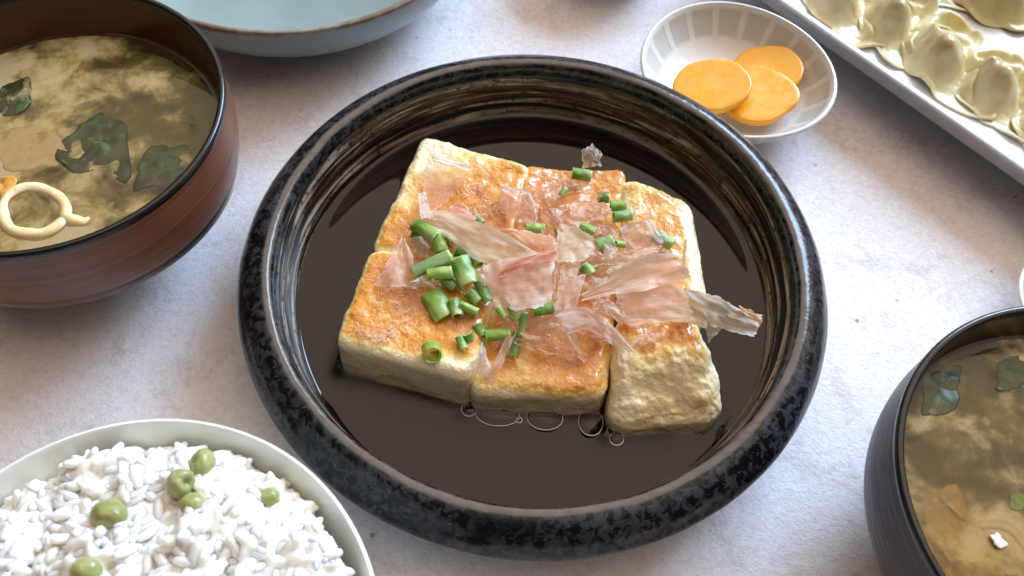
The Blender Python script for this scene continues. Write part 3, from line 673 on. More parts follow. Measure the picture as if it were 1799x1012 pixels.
def mat_cloud(name, deep, mid, pale, gx, gy, warm=None, thr=(.440, .560), k=0.0, veil=False):
    m = Mat(name); c = m.coords(); x, y, z = m.sep(c)
    n0 = m.noise(c, 26, 3, .5, .8); n1 = m.noise(c, 62, 6, .58, .35); n2 = m.noise(c, 230, 5, .6, .3)
    g = m.math('ADD', m.math('ADD', m.math('MULTIPLY', x, gx), k), m.math('MULTIPLY', y, gy))
    f = m.math('ADD', m.math('ADD', m.math('MULTIPLY', n1, .68), m.math('MULTIPLY', n0, .22)), m.math('ADD', m.math('MULTIPLY', n2, .12), g))
    col = m.mix(m.ramp(f, thr[0], thr[1]), deep, mid); col = m.mix(m.ramp(f, thr[1]-.05, thr[1]+.075), col, pale)
    if warm: col = m.mix(m.math('MULTIPLY', m.ramp(y, .012, -.03), m.ramp(n0, .35, .6, .3, 1)), col, warm)
    p = m.pr(Base_Color=col, Roughness=.7, Specular_IOR_Level=0.0)
    if not veil: return m.done(p.outputs[0])
    tr = m.n('BsdfTransparent'); x = m.n('MixShader', {0: m.ramp(f, thr[0]-.05, thr[1]+.05, .12, .97)}); m.t.links.new(tr.outputs[0], x.inputs[1]); m.t.links.new(p.outputs[0], x.inputs[2])
    return m.done(x.outputs[0])
BLACKRIM = mat_plain('black_lacquer_rim', (.006, .006, .007), (.012, .011, .011), 60, .16, bs=.1)
LC = Vector((-.1642, .2053, 0)); RC = Vector((.1714, .0956, 0))
def cloudL(x, y): return -.0007 + .0003*fz(x, y, 0, 60, 3, 3.1)
soup_bowl(LC, (mat_lacquer('red_brown_wood_lacquer', (.145, .052, .029), (.215, .088, .050), .32, 700, .35), mat_lacquer('dark_red_lacquer', (.075, .020, .012), (.11, .033, .020), .28, 40, .08), BLACKRIM),
          'reddish-brown lacquer soup bowl with black rim at the left', 'cloudy miso soup with seaweed in the reddish-brown bowl', seed=3, level=.0445, sig=(28, 40, 85),
          cloud_mat=(mat_cloud('miso_cloud_left', (.46, .46, .24), (.88, .80, .38), (.98, .97, .74), -2.4, -1.2, k=.030, veil=True), mat_cloud('sediment_left', (.22, .25, .12), (.48, .46, .19), (.90, .76, .28), -2.6, -1.0, k=.05)), cloud_fn=cloudL)
def cloudR(x, y): return -.0007 + .0003*fz(x, y, 0, 60, 3, 7.1)
soup_bowl(RC, (mat_lacquer('dark_brown_ridged_lacquer', (.030, .014, .012), (.060, .030, .027), .30, 900, .9), mat_lacquer('deep_brown_lacquer', (.045, .018, .014), (.06, .026, .02), .25, 40, .08), BLACKRIM),
          'dark brown ridged lacquer soup bowl with black rim at the lower right', 'cloudy miso soup with orange fried tofu in the dark brown bowl', seed=9, level=.0490, sig=(28, 40, 85),
          cloud_mat=(mat_cloud('miso_cloud_right', (.44, .46, .30), (.80, .74, .42), (.97, .97, .80), 1.0, -1.2, (.98, .70, .19), k=.015, veil=True), mat_cloud('sediment_right', (.24, .24, .16), (.50, .44, .24), (.80, .66, .32), 1.0, -1.2, (.92, .52, .10), k=.03)), cloud_fn=cloudR)

def sheet(name, pts, z, mat, label, cat, group=None, amp=.0012, n=26, thick=.0006, seed=0, tilt=0.0, freq=120):
    """a wavy torn sheet over a quad given at spots of the photograph"""
    q = [P(x, y, z) for x, y in pts]; c = sum(q, Vector())/4; V = []; F = []; na = 56; nr = 12
    for i in range(nr):
        for k in range(na):
            a = 2*PI*k/na; ca, sa = math.cos(a), math.sin(a); sq = 1/max(abs(ca), abs(sa))**.55
            rr = (i/(nr-1)+1e-4)*sq*(1 + .42*fz(ca, sa, 0, 1.1, 2, seed) + .03*nz(ca, sa, 0, 6, seed))*.95
            s, t = .5 + .5*rr*ca, .5 + .5*rr*sa
            p = q[0]*(1-s)*(1-t) + q[1]*s*(1-t) + q[2]*s*t + q[3]*(1-s)*t - c
            p.z += amp*fz(p.x, p.y, 0, freq, 3, seed) + tilt*(s-.5); V.append(p)
    for i in range(nr-1):
        for k in range(na): F.append((i*na+k, (i+1)*na+k, (i+1)*na+(k+1) % na, i*na+(k+1) % na))
    o = mesh_obj(name, V, F, mat, None, c); sm = o.modifiers.new('thickness', 'SOLIDIFY'); sm.thickness = thick
    return tag(o, label, cat, group)
def mat_wakame():
    m = Mat('wakame'); c = m.coords(); oi = m.n('ObjectInfo')
    off = m.n('VectorMath', {0: c, 1: oi.outputs['Location']}, operation='ADD').outputs[0]
    n1 = m.noise(off, 150, 4, .6); n2 = m.noise(off, 85, 8, .68, 1.2)
    col = m.mix(m.ramp(n1, .38, .64), (.030, .055, .018), (.075, .125, .035))
    p = m.pr(Base_Color=m.mix(m.ramp(n2, .54, .70, 0, .8), col, (.62, .58, .38)), Roughness=.4)
    tr = m.n('BsdfTransparent'); x = m.n('MixShader', {0: m.ramp(n2, .66, .54, .15, .93)}); m.t.links.new(tr.outputs[0], x.inputs[1]); m.t.links.new(p.outputs[0], x.inputs[2])
    return m.done(x.outputs[0])
WAK = mat_wakame()
ABU = mat_plain('fried_tofu_strip', (.86, .75, .46), (.80, .64, .30), 160, .4, .3, bs=.5)
ABO = mat_plain('orange_fried_tofu', (.72, .36, .06), (.74, .50, .16), 130, .4, .3, bs=.5)
zL, zR = .0445, .0490
gw = 'seaweed pieces in the miso soup'
sheet('wakame_leaf', [(150, 190), (232, 215), (225, 330), (92, 285)], zL-.0010, WAK, 'largest dark green seaweed leaf in the left soup, above the curled strip', 'seaweed', gw, .0009, seed=2)
sheet('wakame_leaf', [(0, 150), (52, 140), (60, 185), (0, 215)], zL-.0010, WAK, 'seaweed leaf at the left frame edge of the left soup', 'seaweed', gw, .0009, seed=4)
sheet('wakame_leaf', [(262, 258), (345, 245), (332, 320), (228, 345)], zL-.0010, WAK, 'dim sunken seaweed leaf near the right wall of the left soup', 'seaweed', gw, .0009, seed=6)
sheet('wakame_leaf', [(330, 205), (343, 204), (345, 222), (332, 226)], zL-.0010, WAK, 'tiny dark seaweed scrap close to the right rim of the left soup', 'seaweed', gw, .0009, seed=8)
sheet('wakame_leaf', [(1604, 660), (1690, 640), (1680, 720), (1612, 745)], zR-.0010, WAK, 'sunken seaweed leaf at the back left of the right soup', 'seaweed', gw, .0009, seed=12)
sheet('wakame_leaf', [(1750, 640), (1799, 620), (1815, 680), (1745, 690)], zR-.0010, WAK, 'dark seaweed leaf at the right frame edge of the right soup', 'seaweed', gw, .0009, seed=14)
ga = 'fried tofu bits in the miso soup'
sheet('fried_tofu_sheet', [(8, 225), (108, 222), (112, 300), (-4, 310)], zL-.0020, ABU, 'yellow sunken fried tofu slice left of the seaweed in the left soup', 'fried tofu', ga, .0004, seed=21, thick=.0014)
sheet('fried_tofu_sheet', [(-20, 305), (26, 312), (34, 342), (-20, 352)], zL-.0012, ABO, 'orange fried tofu corner beside the curled strip in the left soup', 'fried tofu', ga, .0008, seed=22, thick=.0016)
sheet('fried_tofu_sheet', [(1640, 868), (1662, 858), (1702, 905), (1690, 925)], zR-.0022, ABO, 'thin orange fried tofu shred at the left of the right soup', 'fried tofu', ga, .0008, seed=23, thick=.0012)
sheet('fried_tofu_sheet', [(1605, 880), (1680, 850), (1730, 960), (1665, 1000)], zR-.0022, ABO, 'sunken orange fried tofu slice at the front of the right soup', 'fried tofu', ga, .0005, seed=24, thick=.0006)
sheet('scallion_slice', [(1770, 868), (1800, 862), (1805, 892), (1775, 900)], zR-.0008, mat_plain('soup_scallion', (.20, .36, .06), (.30, .46, .10), 200, .3), 'soft green scallion slice in the right soup', 'scallion', None, .0006, seed=25)
sheet('tofu_crumb', [(1735, 940), (1752, 938), (1770, 962), (1752, 966)], zR+.0002, mat_plain('white_tofu', (.80, .77, .70), (.70, .66, .58), 200, .3, .4), 'small white glossy crumb floating in the right soup', 'crumb', None, .0006, seed=26, thick=.0012)

def ribbon(name, path, height, width, mat, label, cat, group, seed=0):
    """a flat strip standing on edge along a path of points"""
    n = len(path); V = []; F = []; c = sum(path, Vector())/n; ns = 10
    for i, p in enumerate(path):
        t = (path[min(n-1, i+1)] - path[max(0, i-1)]).normalized(); s = Vector((-t.y, t.x, 0)).normalized()
        tp = min(1, .35 + 2.2*min(i, n-1-i)/n*3)
        for k in range(ns):
            a = 2*PI*k/ns; ww = width*tp*(1 + .5*nz(i*.23, k*.5, 0, 1, seed)); hh = height*tp*(1 + .25*nz(i*.11, 0, 3, 1, seed))
            V.append(p - c + s*(ww*math.cos(a)) + Vector((0, 0, hh*math.sin(a))))
    for i in range(n-1):
        for k in range(ns): F.append((i*ns+k, i*ns+(k+1) % ns, (i+1)*ns+(k+1) % ns, (i+1)*ns+k))
    F.append(tuple(range(ns-1, -1, -1))); F.append(tuple((n-1)*ns + k for k in range(ns)))
    o = mesh_obj(name, V, F, mat, None, c); return tag(o, label, cat, group)
pth = []
for i in range(70):                                      # a loop with a tail to the right
    t = i/69
    if t < .72:
        a = math.radians(20 - 395*t/.72); px, py = 62 + 57*math.cos(a)*(1 - .04*t) + 2*math.sin(3*a + 1), 372 - 42*math.sin(a) + 2*math.sin(2*a)
    else:
        k = (t - .72)/.28; px, py = 62 + 56*math.cos(math.radians(-375)) + 84*k, 372 + 40*math.sin(math.radians(375)) + 24*math.sin(k*PI*.9) - 34*k
    pth.append(P(px, py, zL - .0009 + .0003*math.sin(t*9) - .0022*sstep(.74, .95, t)))
ribbon('fried_tofu_strip', pth, .0020, .0023, ABU, 'curled cream fried tofu strip forming a ring at the front of the left soup', 'fried tofu', ga, 3)
pth = [P(1705 + 75*math.sin(t*1.5) + 20*t, 925 - 18*math.sin(t*PI) + 40*t, zR - .0014) for t in np.linspace(0, 1.1, 30)]
ribbon('fried_tofu_strip', pth, .0014, .0020, ABU, 'pale curved fried tofu strip at the front right of the right soup', 'fried tofu', ga, 6)

# ------------------------------------------------------------------ rice bowl
RB = Vector((-.0910, .0354, 0)); RR_, RH = .0658, .055
PORC = mat_porcelain('white_porcelain', (.80, .82, .78), .12, (.76, .79, .74), 18, .15)
rb = empty('rice_bowl', RB); tag(rb, 'white porcelain rice bowl at the lower left corner', 'rice bowl')
prof = smooth_profile([(.0005, .0040), (.0190, .0036), (.0200, .0006), (.0225, .0006), (.0235, .0050), (.0360, .0110), (.0500, .0235), (.0595, .0385), (RR_-.0008, RH-.0012), (RR_, RH-.0003), (RR_-.0006, RH+.0003), (RR_-.0018, RH-.0004), (.0575, .0400), (.0475, .0250), (.0330, .0140), (.0150, .0100), (.0005, .0095)], 6)
lathe('body', prof, PORC, (0, 0, 0), 200, rb)
def mound(x, y):
    r = math.hypot(x, y)
    return .0522 + .0115*(1 - (r/.0575)**2) + .0046*fz(x, y, 0, 62, 2, 5) + .0050*nz(x, y, 0, 34, 9) + .0030*nz(x, y, 0, 125, 3)
def mat_rice():
    m = Mat('cooked_rice'); c = m.coords(); oi = m.n('ObjectInfo')
    off = m.n('VectorMath', {0: c, 1: oi.outputs['Location']}, operation='ADD').outputs[0]
    n1 = m.noise(off, 130, 3)
    col = m.mix(m.ramp(n1, .38, .64), (.83, .82, .775), (.83, .805, .72))
    return m.done(m.pr(Base_Color=col, Roughness=.16, Subsurface_Weight=1.0, Subsurface_Radius=(1, .95, .8), Subsurface_Scale=.0035, Normal=m.bump(m.noise(off, 500, 3), .25, .0004), Coat_Weight=.3, Coat_Roughness=.08).outputs[0])
RICE = mat_rice()
def grain_geo(seed):
    nr, na = 8, 9; V = [(-1, 0, 0)]; F = []
    L, W_ = .0036, .00148
    for i in range(1, nr):
        t = -math.cos(PI*i/nr)
        wd = math.sqrt(1 - t*t)**.75*(1 + .16*nz(t, seed, 0, 1.7, seed))
        for k in range(na):
            a = 2*PI*k/na; rr = W_*wd*(1 + .13*nz(t, math.cos(a), math.sin(a), 1.6, seed+3))
            V.append((L*t, rr*math.cos(a) + .00035*seed_b(seed)*(1-t*t)*2, rr*.85*math.sin(a)))
    V[0] = (-L, 0, 0); V.append((L, 0, 0))
    for k in range(na): F.append((0, 1+(k+1) % na, 1+k))
    for i in range(nr-2):
        for k in range(na): F.append((1+i*na+k, 1+i*na+(k+1) % na, 1+(i+1)*na+(k+1) % na, 1+(i+1)*na+k))
    b = 1+(nr-2)*na
    for k in range(na): F.append((b+k, b+(k+1) % na, len(V)-1))
    return V, F
def seed_b(s): return math.sin(s*12.9898)
geos = [grain_geo(s) for s in (1.3, 2.7, 4.1, 5.9, 7.7, 9.2)]
rice = empty('rice', RB); tag(rice, 'glossy white cooked rice heaped in the porcelain bowl', 'rice')
gm = []
for (V, F) in geos:
    me = bpy.data.meshes.new('rice_grain'); me.from_pydata(V, [], F); me.update(); me.polygons.foreach_set('use_smooth', [True]*len(F)); me.materials.append(RICE); gm.append(me)
def grain_at(x, y, dz, tilt, sc):
    z = mound(x, y) + dz; e = .002
    gx, gy = (mound(x+e, y) - mound(x-e, y))/(2*e), (mound(x, y+e) - mound(x, y-e))/(2*e)
    nrm = Vector((-gx, -gy, 1)).normalized()
    return Matrix.Translation((x, y, z)) @ nrm.to_track_quat('Z', 'Y').to_matrix().to_4x4() @ Matrix.Rotation(random.uniform(0, 2*PI), 4, 'Z') @ Matrix.Rotation(random.gauss(0, tilt), 4, 'Y') @ Matrix.Rotation(random.uniform(0, 6), 4, 'X') @ Matrix.Scale(sc, 4)
pts = []
tries = 0
while len(pts) < 300 and tries < 60000:                  # the grains that show: the back half of the heap, which the frame holds
    tries += 1
    x, y = random.uniform(-.055, .058), random.uniform(.012, .057)
    if math.hypot(x, y) > .0565: continue
    if any((x-p[0])**2 + (y-p[1])**2 < .0027**2 for p in pts): continue
    pts.append((x, y))
for (x, y) in pts:
    o = bpy.data.objects.new('rice_grain', random.choice(gm)); COL.objects.link(o); o.parent = rice
    o.matrix_local = grain_at(x, y, random.uniform(-.0011, .0012), .38, random.uniform(.9, 1.2))
V = []; F = []
for _ in range(3300):
    a = random.uniform(0, 2*PI); r = .0582*math.sqrt(random.random()); x, y = r*math.cos(a), r*math.sin(a)
    g = random.randrange(len(geos)); Mx = grain_at(x, y, random.uniform(-.0038, .0013), .34, random.uniform(.9, 1.15)); b = len(V)
    V += [tuple(Mx @ Vector(v)) for v in geos[g][0]]; F += [tuple(i+b for i in f) for f in geos[g][1]]
o = mesh_obj('packed_grains', V, F, RICE, rice); o['kind'] = 'stuff'
rm = o.modifiers.new('stick', 'REMESH'); rm.mode = 'VOXEL'; rm.voxel_size = .00055; rm.use_smooth_shade = True
smm = o.modifiers.new('soften', 'SMOOTH'); smm.iterations = 2; smm.factor = .5
heightfield_disc('packed_core', .0585, lambda x, y: mound(x, y) - .0011 + .0009*fz(x, y, 0, 260, 3, 2), RICE, rice, (0, 0, 0), 60, 150)['kind'] = 'stuff'
PEA = mat_plain('green_pea', (.26, .275, .085), (.37, .375, .15), 150, .3, .35, (.6, 1, .3), .002, bs=.15)
PEAI = mat_plain('pea_skin', (.38, .39, .09), (.30, .31, .07), 160, .2, .3, bs=.2)
def pea(px, py, dz, r, label, dent=.0, openp=False, sc=(1, .88, .9), rot=0.0, arc=1.0):
    z = .052; x = None
    for _ in range(6):
        p = P(px, py, z); z = mound(p.x - RB.x, p.y - RB.y) + dz
    p = P(px, py, z); V = []; F = []; n, mm = 28, 20
    for i in range(mm+1):
        t = PI*(i/mm if not openp else .24 + .76*i/mm)
        for k in range(n):
            a = 2*PI*k/n; d = 1 + .12*nz(math.cos(a)*math.sin(t), math.sin(a)*math.sin(t), math.cos(t), 1.6, px) + .035*nz(math.cos(a)*math.sin(t), math.sin(a)*math.sin(t), math.cos(t), 4.5, py) - dent*math.exp(-((math.sin(t)*math.cos(a)-.2)**2 + (math.sin(t)*math.sin(a)+.5)**2)*6)*(1 if math.cos(t) > -.2 else 0)
            if openp and i < 3: d *= 1 + .14*nz(math.cos(a), math.sin(a), 0, 1.3, 4) - .18*math.cos(a)**2
            V.append((r*d*sc[0]*math.sin(t)*math.cos(a), r*d*sc[1]*math.sin(t)*math.sin(a), r*d*sc[2]*math.cos(t)))
    for i in range(mm):
        for k in range(n): F.append((i*n+k, (i+1)*n+k, (i+1)*n+(k+1) % n, i*n+(k+1) % n))
    o = mesh_obj('green_pea', V, F, PEAI if openp else PEA, None, p); o.rotation_euler = (math.radians(35 if openp else 12), math.radians(rot), rot*.1)
    if openp: sm = o.modifiers.new('thickness', 'SOLIDIFY'); sm.thickness = .0007
    return tag(o, label, 'pea', 'green peas in the rice')
pea(192, 906, .0040, .0047, 'whole olive-green pea lying on the rice at the left', .10)
pea(318, 850, .0040, .0041, 'split yellow-green pea with its skin open, in the middle of the rice', .62, False, (1, .95, 1.05), 10)
pea(356, 814, .0030, .0042, 'wrinkled pea behind the split one near the back of the rice', .28, False, (1.1, .8, .8), -15)
pea(338, 888, .0012, .0038, 'half-buried green pea just in front of the split pea', .12)
pea(470, 876, .0004, .0036, 'green pea almost buried among grains at the right of the rice', .1)
pea(152, 1003, .0026, .0038, 'green pea at the bottom frame edge of the rice', .1)

# ------------------------------------------------------------------ celadon bowl, and two dishes that barely reach into the frame
CC = Vector((-.1143, .3639, 0))
ce = empty('celadon_bowl', CC); tag(ce, 'pale blue-green glazed bowl with brown rim line behind the black bowl', 'bowl')
CEL = mat_porcelain('celadon_glaze', (.215, .305, .295), .2, (.18, .26, .26), 22, bumpy=.12)
CELO = mat_porcelain('celadon_outer_glaze', (.29, .35, .36), .22, (.24, .30, .30), 30, bumpy=.15)
lathe('outer_wall', smooth_profile([(.0882, .0386), (.0874, .0335), (.0845, .0255), (.0780, .0170), (.0680, .0095), (.0560, .0055), (.0550, .0008), (.0500, .0008), (.0490, .0040), (.0005, .0042)], 5), CELO, (0, 0, 0), 180, ce)
lathe('rim', smooth_profile([(.0883, .0380), (.0884, .0392), (.0878, .0399), (.0868, .0400), (.0858, .0394)], 5), mat_plain('bare_brown_rim', (.17, .105, .06), (.30, .30, .26), 90, .35), (0, 0, 0), 180, ce)
lathe('inner_wall', smooth_profile([(.0870, .0399), (.0852, .0385), (.0835, .0300), (.0790, .0200), (.0690, .0125), (.0450, .0090), (.0005, .0085)], 5), CEL, (0, 0, 0), 180, ce)
def small_dish(center, R, H, mat, label):
    e = empty('small_dish', center); tag(e, label, 'dish')
    lathe('body', smooth_profile([(.0005, .0030), (R*.45, .0028), (R*.5, .0005), (R*.58, .0006), (R*.62, .0035), (R*.85, H*.45), (R-.0008, H-.0012), (R, H-.0004), (R-.0006, H+.0003), (R-.0020, H-.0008), (R*.80, H*.5), (R*.5, .0055), (.0005, .0050)], 5), mat, (0, 0, 0), 120, e)
small_dish(Vector((.0365, .386, 0)), .034, .026, mat_porcelain('grey_white_glaze', (.55, .57, .57), .15), 'grey-white dish just showing at the top edge of the photo')
small_dish(Vector((.2145, .1880, 0)), .026, .020, PORC, 'white dish just showing behind the dark brown soup bowl')

# ------------------------------------------------------------------ oval pickle dish with three slices
def pickle_dish():
    c = (P(1127, 100, .024) + P(1463, 158, .024))/2; a_, b_ = .0432, .0400
    c = Vector((.0892, .2935, 0))
    e = empty('pickle_dish', c); tag(e, 'small oval off-white dish with grey petal panels holding yellow pickles', 'dish')
    m = Mat('petal_glaze'); co = m.coords(); x, y, z = m.sep(co)
    ang = m.math('ARCTAN2', y, x); w_ = m.math('ABSOLUTE', m.math('SINE', m.math('MULTIPLY', ang, 9.0)))
    pet = m.math('MULTIPLY', m.ramp(w_, .22, .48), m.math('MULTIPLY', m.ramp(z, .0118, .0140), m.ramp(z, .0236, .0222)))
    n1 = m.noise(co, 60, 4); n2 = m.noise(co, 220, 3)
    col = m.mix(m.math('MULTIPLY', pet, .9), (.74, .745, .73), m.mix(n1, (.52, .52, .48), (.60, .60, .565)))
    SK = m.done(m.pr(Base_Color=col, Roughness=.10, Normal=m.bump(m.math('ADD', n2, m.math('MULTIPLY', pet, -1.2)), .18, .0012)).outputs[0])
    def oval(a, r, z):
        q = 1 + .030*math.cos(2*a + .5) + .012*math.cos(3*a + 1) - (.010*abs(math.sin(9*a))**.5 if .010 < z < .0235 and r < .041 else 0)*.6
        return r*.965*q*math.cos(a), r*.985*q*math.sin(a), z
    lathe('body', smooth_profile([(.0005, .0040), (.0170, .0036), (.0178, .0006), (.0205, .0006), (.0215, .0045), (.0320, .0105), (.0395, .0180), (.0422, .0232), (.0424, .0244), (.0416, .0250), (.0405, .0243), (.0372, .0185), (.0300, .0115), (.0190, .0080), (.0005, .0072)], 6), SK, (0, 0, 0), 180, e, oval)
pickle_dish()
def mat_pickle():
    m = Mat('yellow_pickle'); c = m.coords(); x, y, z = m.sep(c)
    flat = m.n('CombineXYZ', {'X': x, 'Y': y, 'Z': 0.0}).outputs[0]
    r = m.n('VectorMath', {0: flat}, operation='LENGTH').outputs['Value']; dirv = m.n('VectorMath', {0: flat}, operation='NORMALIZE').outputs[0]
    fib = m.math('MULTIPLY', m.noise(dirv, 16, 4, .6), m.ramp(r, .003, .009)); n1 = m.noise(c, 260, 4, .6)
    col = m.mix(m.ramp(fib, .42, .64, 0, .14), (.81, .39, .022), (.88, .52, .085)); col = m.mix(m.ramp(r, .0128, .0165), col, (.79, .35, .015)); col = m.mix(m.ramp(r, .0065, .002, 0, .35), col, (.90, .55, .12))
    return m.done(m.pr(Base_Color=col, Roughness=m.ramp(n1, .4, .6, .14, .40), Normal=m.bump(m.math('ADD', m.math('MULTIPLY', fib, .2), m.math('MULTIPLY', n1, .5)), .3, .0005), Subsurface_Weight=.5, Subsurface_Radius=(1, .6, .2), Subsurface_Scale=.004).outputs[0])
PIK = mat_pickle()
def slice_(px, py, z, R, tx, ty, rz, label, sq=.93, th=.0031, seed=0):
    n, lev = 64, [(0, -.5), (.6, -.5), (.93, -.5), (.992, -.44), (1, -.2), (1, .25), (.992, .42), (.95, .48), (.85, .48), (.6, .46), (.3, .45), (0, .45)]
    V = []; F = []
    for (r, h) in lev:
        for k in range(n):
            a = 2*PI*k/n; sc = 1 + .016*abs(math.sin(a*11 + seed))*max(0, math.sin(a + seed)) + .13*nz(math.cos(a), math.sin(a), 0, 1.2, seed)
            V.append((R*r*sc*math.cos(a), R*sq*r*sc*math.sin(a), th*h + .00012*nz(r*math.cos(a), r*math.sin(a), h, 2, seed)))
    for i in range(len(lev)-1):
        for k in range(n): F.append((i*n+k, i*n+(k+1) % n, (i+1)*n+(k+1) % n, (i+1)*n+k))
    o = mesh_obj('pickle_slice', V, F, PIK, None, P(px, py, z), recalc=True); o.rotation_euler = (math.radians(tx), math.radians(ty), math.radians(rz))
    return tag(o, label, 'pickle slice', 'yellow pickle slices in the oval dish')
slice_(1343, 126, .0140, .0166, -4, -16, 20, 'hindmost yellow pickle slice, at the upper right of the three', .92, seed=1)
slice_(1330, 168, .0165, .0166, 3, -8, -20, 'yellow pickle slice lying in the middle and lowest in front', .95, seed=5)
slice_(1250, 150, .0200, .0162, 1, -9, 10, 'topmost yellow pickle slice, at the left of the three', .86, seed=9)

# ------------------------------------------------------------------ white tray with wontons
p0, p1 = P(1365, 0, .025), P(1799, 303, .025)
dx = (p1 - p0).normalized(); nx = Vector((-dx.y, dx.x, 0)); nx = nx if nx.y > 0 else -nx
TL, TW = .30, .135; TO = p0 - dx*.05; TO.z = 0
tray = empty('serving_tray', TO); tray.rotation_euler = (0, 0, math.atan2(dx.y, dx.x)); tag(tray, 'white rectangular porcelain tray with a raised lip holding wontons', 'tray')
def rrect(off, rad, n=8):
    out = []; x0, x1, y0, y1 = off, TL - off, off, TW - off; r = max(rad - off, .001)
    for (cx, cy, a0) in ((x1-r, y1-r, 0), (x0+r, y1-r, 90), (x0+r, y0+r, 180), (x1-r, y0+r, 270)):
        for i in range(n+1):
            a = math.radians(a0 + 90*i/n); out.append((cx + r*math.cos(a), cy + r*math.sin(a)))
    return out
def tray_body():
    prof = [(.034, .0008), (.028, .0008), (.0245, .0024), (.0180, .0130), (.0070, .0218), (.0012, .0236), (.0002, .0242), (.0005, .0250), (.0016, .0254), (.0034, .0253), (.0046, .0246), (.0054, .0230), (.0085, .0120), (.0110, .0098), (.0160, .0092), (.030, .0090), (.060, .0090)]
    V = []; F = []; loops = [rrect(o, .010) for o, _ in prof]; n = len(loops[0])
    for lp, (_, z) in zip(loops, prof): V += [(x, y, z) for x, y in lp]
    for i in range(len(prof)-1):
        for k in range(n): F.append((i*n+k, i*n+(k+1) % n, (i+1)*n+(k+1) % n, (i+1)*n+k))
    F.append(tuple(range((len(prof)-1)*n, len(prof)*n))); F.append(tuple(range(n-1, -1, -1)))
    mesh_obj('body', V, F, mat_porcelain('tray_porcelain', (.66, .66, .67), .3, (.63, .63, .65), 14), tray)
tray_body()
def mat_dough():
    m = Mat('wonton_wrapper'); c = m.coords(); at = m.n('Attribute', attribute_name='fill').outputs['Fac']
    n1 = m.noise(c, 90, 4)
    col = m.mix(m.ramp(n1, .35, .65), (.70, .62, .37), (.60, .50, .25))
    col = m.mix(m.math('MULTIPLY', at, m.ramp(n1, .25, .7, .35, 1)), col, (.36, .27, .12))
    return m.done(m.pr(Base_Color=col, Roughness=.3, Subsurface_Weight=.5, Subsurface_Radius=(1, .8, .4), Subsurface_Scale=.003, Normal=m.bump(m.noise(c, 220, 4), .25, .0006), Specular_IOR_Level=.3).outputs[0])
DOUGH = mat_dough()
def seg_dist(x, y, pl):
    best = 1e9; tt = 0; n = len(pl) - 1
    for i in range(n):
        (x0, y0), (x1, y1) = pl[i], pl[i+1]; ex, ey = x1-x0, y1-y0
        t = max(0, min(1, ((x-x0)*ex + (y-y0)*ey)/(ex*ex + ey*ey + 1e-9))); d = math.hypot(x-x0-t*ex, y-y0-t*ey)
        if d < best: best, tt = d, (i+t)/n
    return best, tt
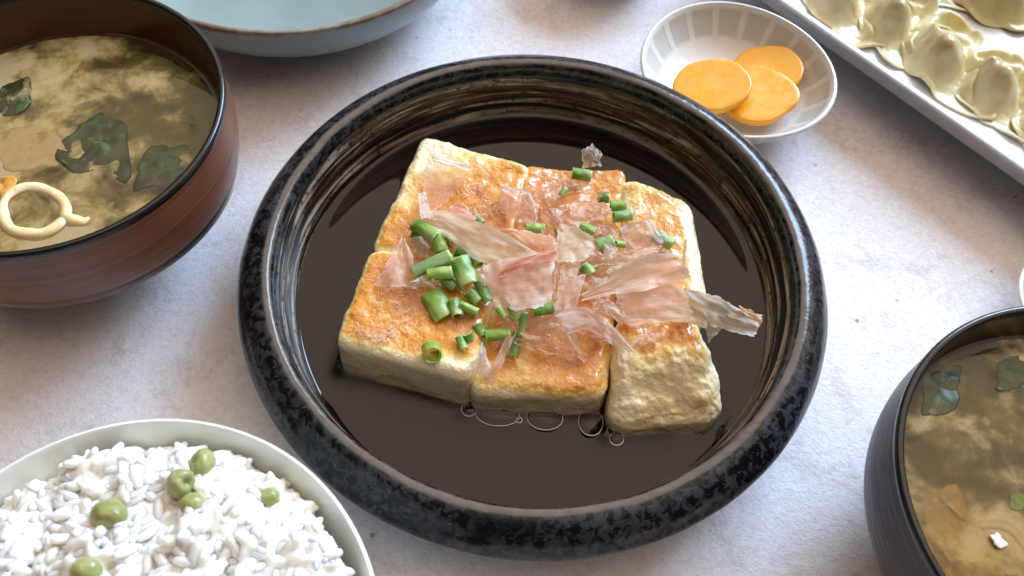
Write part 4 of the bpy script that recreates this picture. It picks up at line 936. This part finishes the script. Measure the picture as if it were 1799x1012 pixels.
def wonton(px, py, rot, label, seed, size=1.0):
    """a boiled parcel, in millimetres: filling lump, folds of wrapper over it, one sealed edge standing up, a flat flared corner in front"""
    r_ = random.Random(int(seed*100)); j = lambda p, a=1.6: [(x + r_.uniform(-a, a), y + r_.uniform(-a, a)) for x, y in p]
    lump = (-3.5 + r_.uniform(-1, 1), 4 + r_.uniform(-1.5, 1.5), 7.6*r_.uniform(.9, 1.1), 10.0*r_.uniform(.9, 1.1))
    lump2 = (-5 + r_.uniform(-2, 2), -3 + r_.uniform(-1, 1))
    folds = [(j([(-12, 15), (-5, 21), (4, 24), (13, 23)]), 5.0, 2.6), (j([(-9, 11), (-2, 16), (5, 14), (10, 15)]), 4.2, 1.9), (j([(-12, 2), (-8, 9), (-6, 16)]), 2.6, 1.8), (j([(2, 12), (4, 3), (0, -6)]), 2.0, 1.7)]
    fin = j([(15, 19), (12, 8), (10, -2), (5, -12), (6, -20)], 1.4)
    out = j([(-17, -4), (-10, -14), (0, -25), (11, -25), (13, -10), (15, 4), (18, 20), (10, 26), (-6, 25), (-15, 14)], 1.2)
    na, nr = 150, 46; V = []; F = []; fill = []; c = P(px, py, .015)
    ang = sorted((math.atan2(y, x), math.hypot(x, y)) for x, y in out); A = [a for a, _ in ang]; L = [l for _, l in ang]
    A = [A[-1] - 2*PI] + A + [A[0] + 2*PI]; L = [L[-1]] + L + [L[0]]
    rot = math.radians(rot); cr, sr = math.cos(rot), math.sin(rot)
    for i in range(nr):
        t = i/(nr-1)
        for k in range(na):
            a = -PI + 2*PI*k/na; R = float(np.interp(a, A, L))*(1 + .035*math.sin(7*a + seed) + .03*nz(math.cos(a), math.sin(a), 0, 3, seed))
            x, y = t*R*math.cos(a), t*R*math.sin(a)
            g = math.exp(-(((x-lump[0])/lump[2])**2 + ((y-lump[1])/lump[3])**2)**1.25)
            g2 = math.exp(-((x-lump2[0])**2 + (y-lump2[1])**2)/38)
            z = 12.5*g + 3.5*g2
            for pl, h, r in folds:
                d, tt = seg_dist(x, y, pl); z += h*math.exp(-(d/r)**2)*(.35 + .65*math.sin(PI*min(1, max(0, tt*.9 + .05))))
            d, tt = seg_dist(x, y, fin); z += 8.5*math.exp(-(d/2.1)**2)*(.55 + .45*math.sin(tt*7 + seed))*(1 - .55*tt)
            ed = sstep(.80, 1, t); z += ed*(1.0 + 1.3*math.sin(5*a + seed*2))
            z += .7*nz(x, y, 0, .16, seed) + .25*nz(x, y, 0, .5, seed); z = max(.25, z*sstep(1.06, .86, t)**.35)
            V.append(((x*cr - y*sr)*size*.001, (x*sr + y*cr)*size*.001, z*size*.001)); fill.append(max(0, min(1, g*1.15 - .15 + .3*g2)))
    for i in range(nr-1):
        for k in range(na): F.append((i*na+k, (i+1)*na+k, (i+1)*na+(k+1) % na, i*na+(k+1) % na))
    o = mesh_obj('wonton', V, F, DOUGH, None, Vector((c.x, c.y, .0097)))
    at = o.data.attributes.new('fill', 'FLOAT', 'POINT'); at.data.foreach_set('value', fill)
    sm = o.modifiers.new('thickness', 'SOLIDIFY'); sm.thickness = .0008
    return tag(o, label, 'wonton', 'boiled wontons on the white tray')
wonton(1492, -4, 4, 'boiled wonton furthest up the tray edge, beside the pickle dish', 1.0, 1.12)
wonton(1582, 36, -6, 'boiled wonton second from the top along the tray edge', 2.3, 1.06)
wonton(1672, 102, 0, 'largest boiled wonton in the middle of the tray edge with a square flared corner', 3.4, 1.2)
wonton(1772, 158, 8, 'boiled wonton fourth along the tray edge near the right frame edge', 4.8, 1.1)
wonton(1868, 222, -4, 'boiled wonton cut by the right frame edge, lowest on the tray', 5.6, 1.1)
wonton(1775, -8, 60, 'boiled wonton in the back row at the top right corner', 6.9, 1.15)
wonton(1660, -50, 40, 'boiled wonton in the back row behind the largest one', 8.1, 1.15)
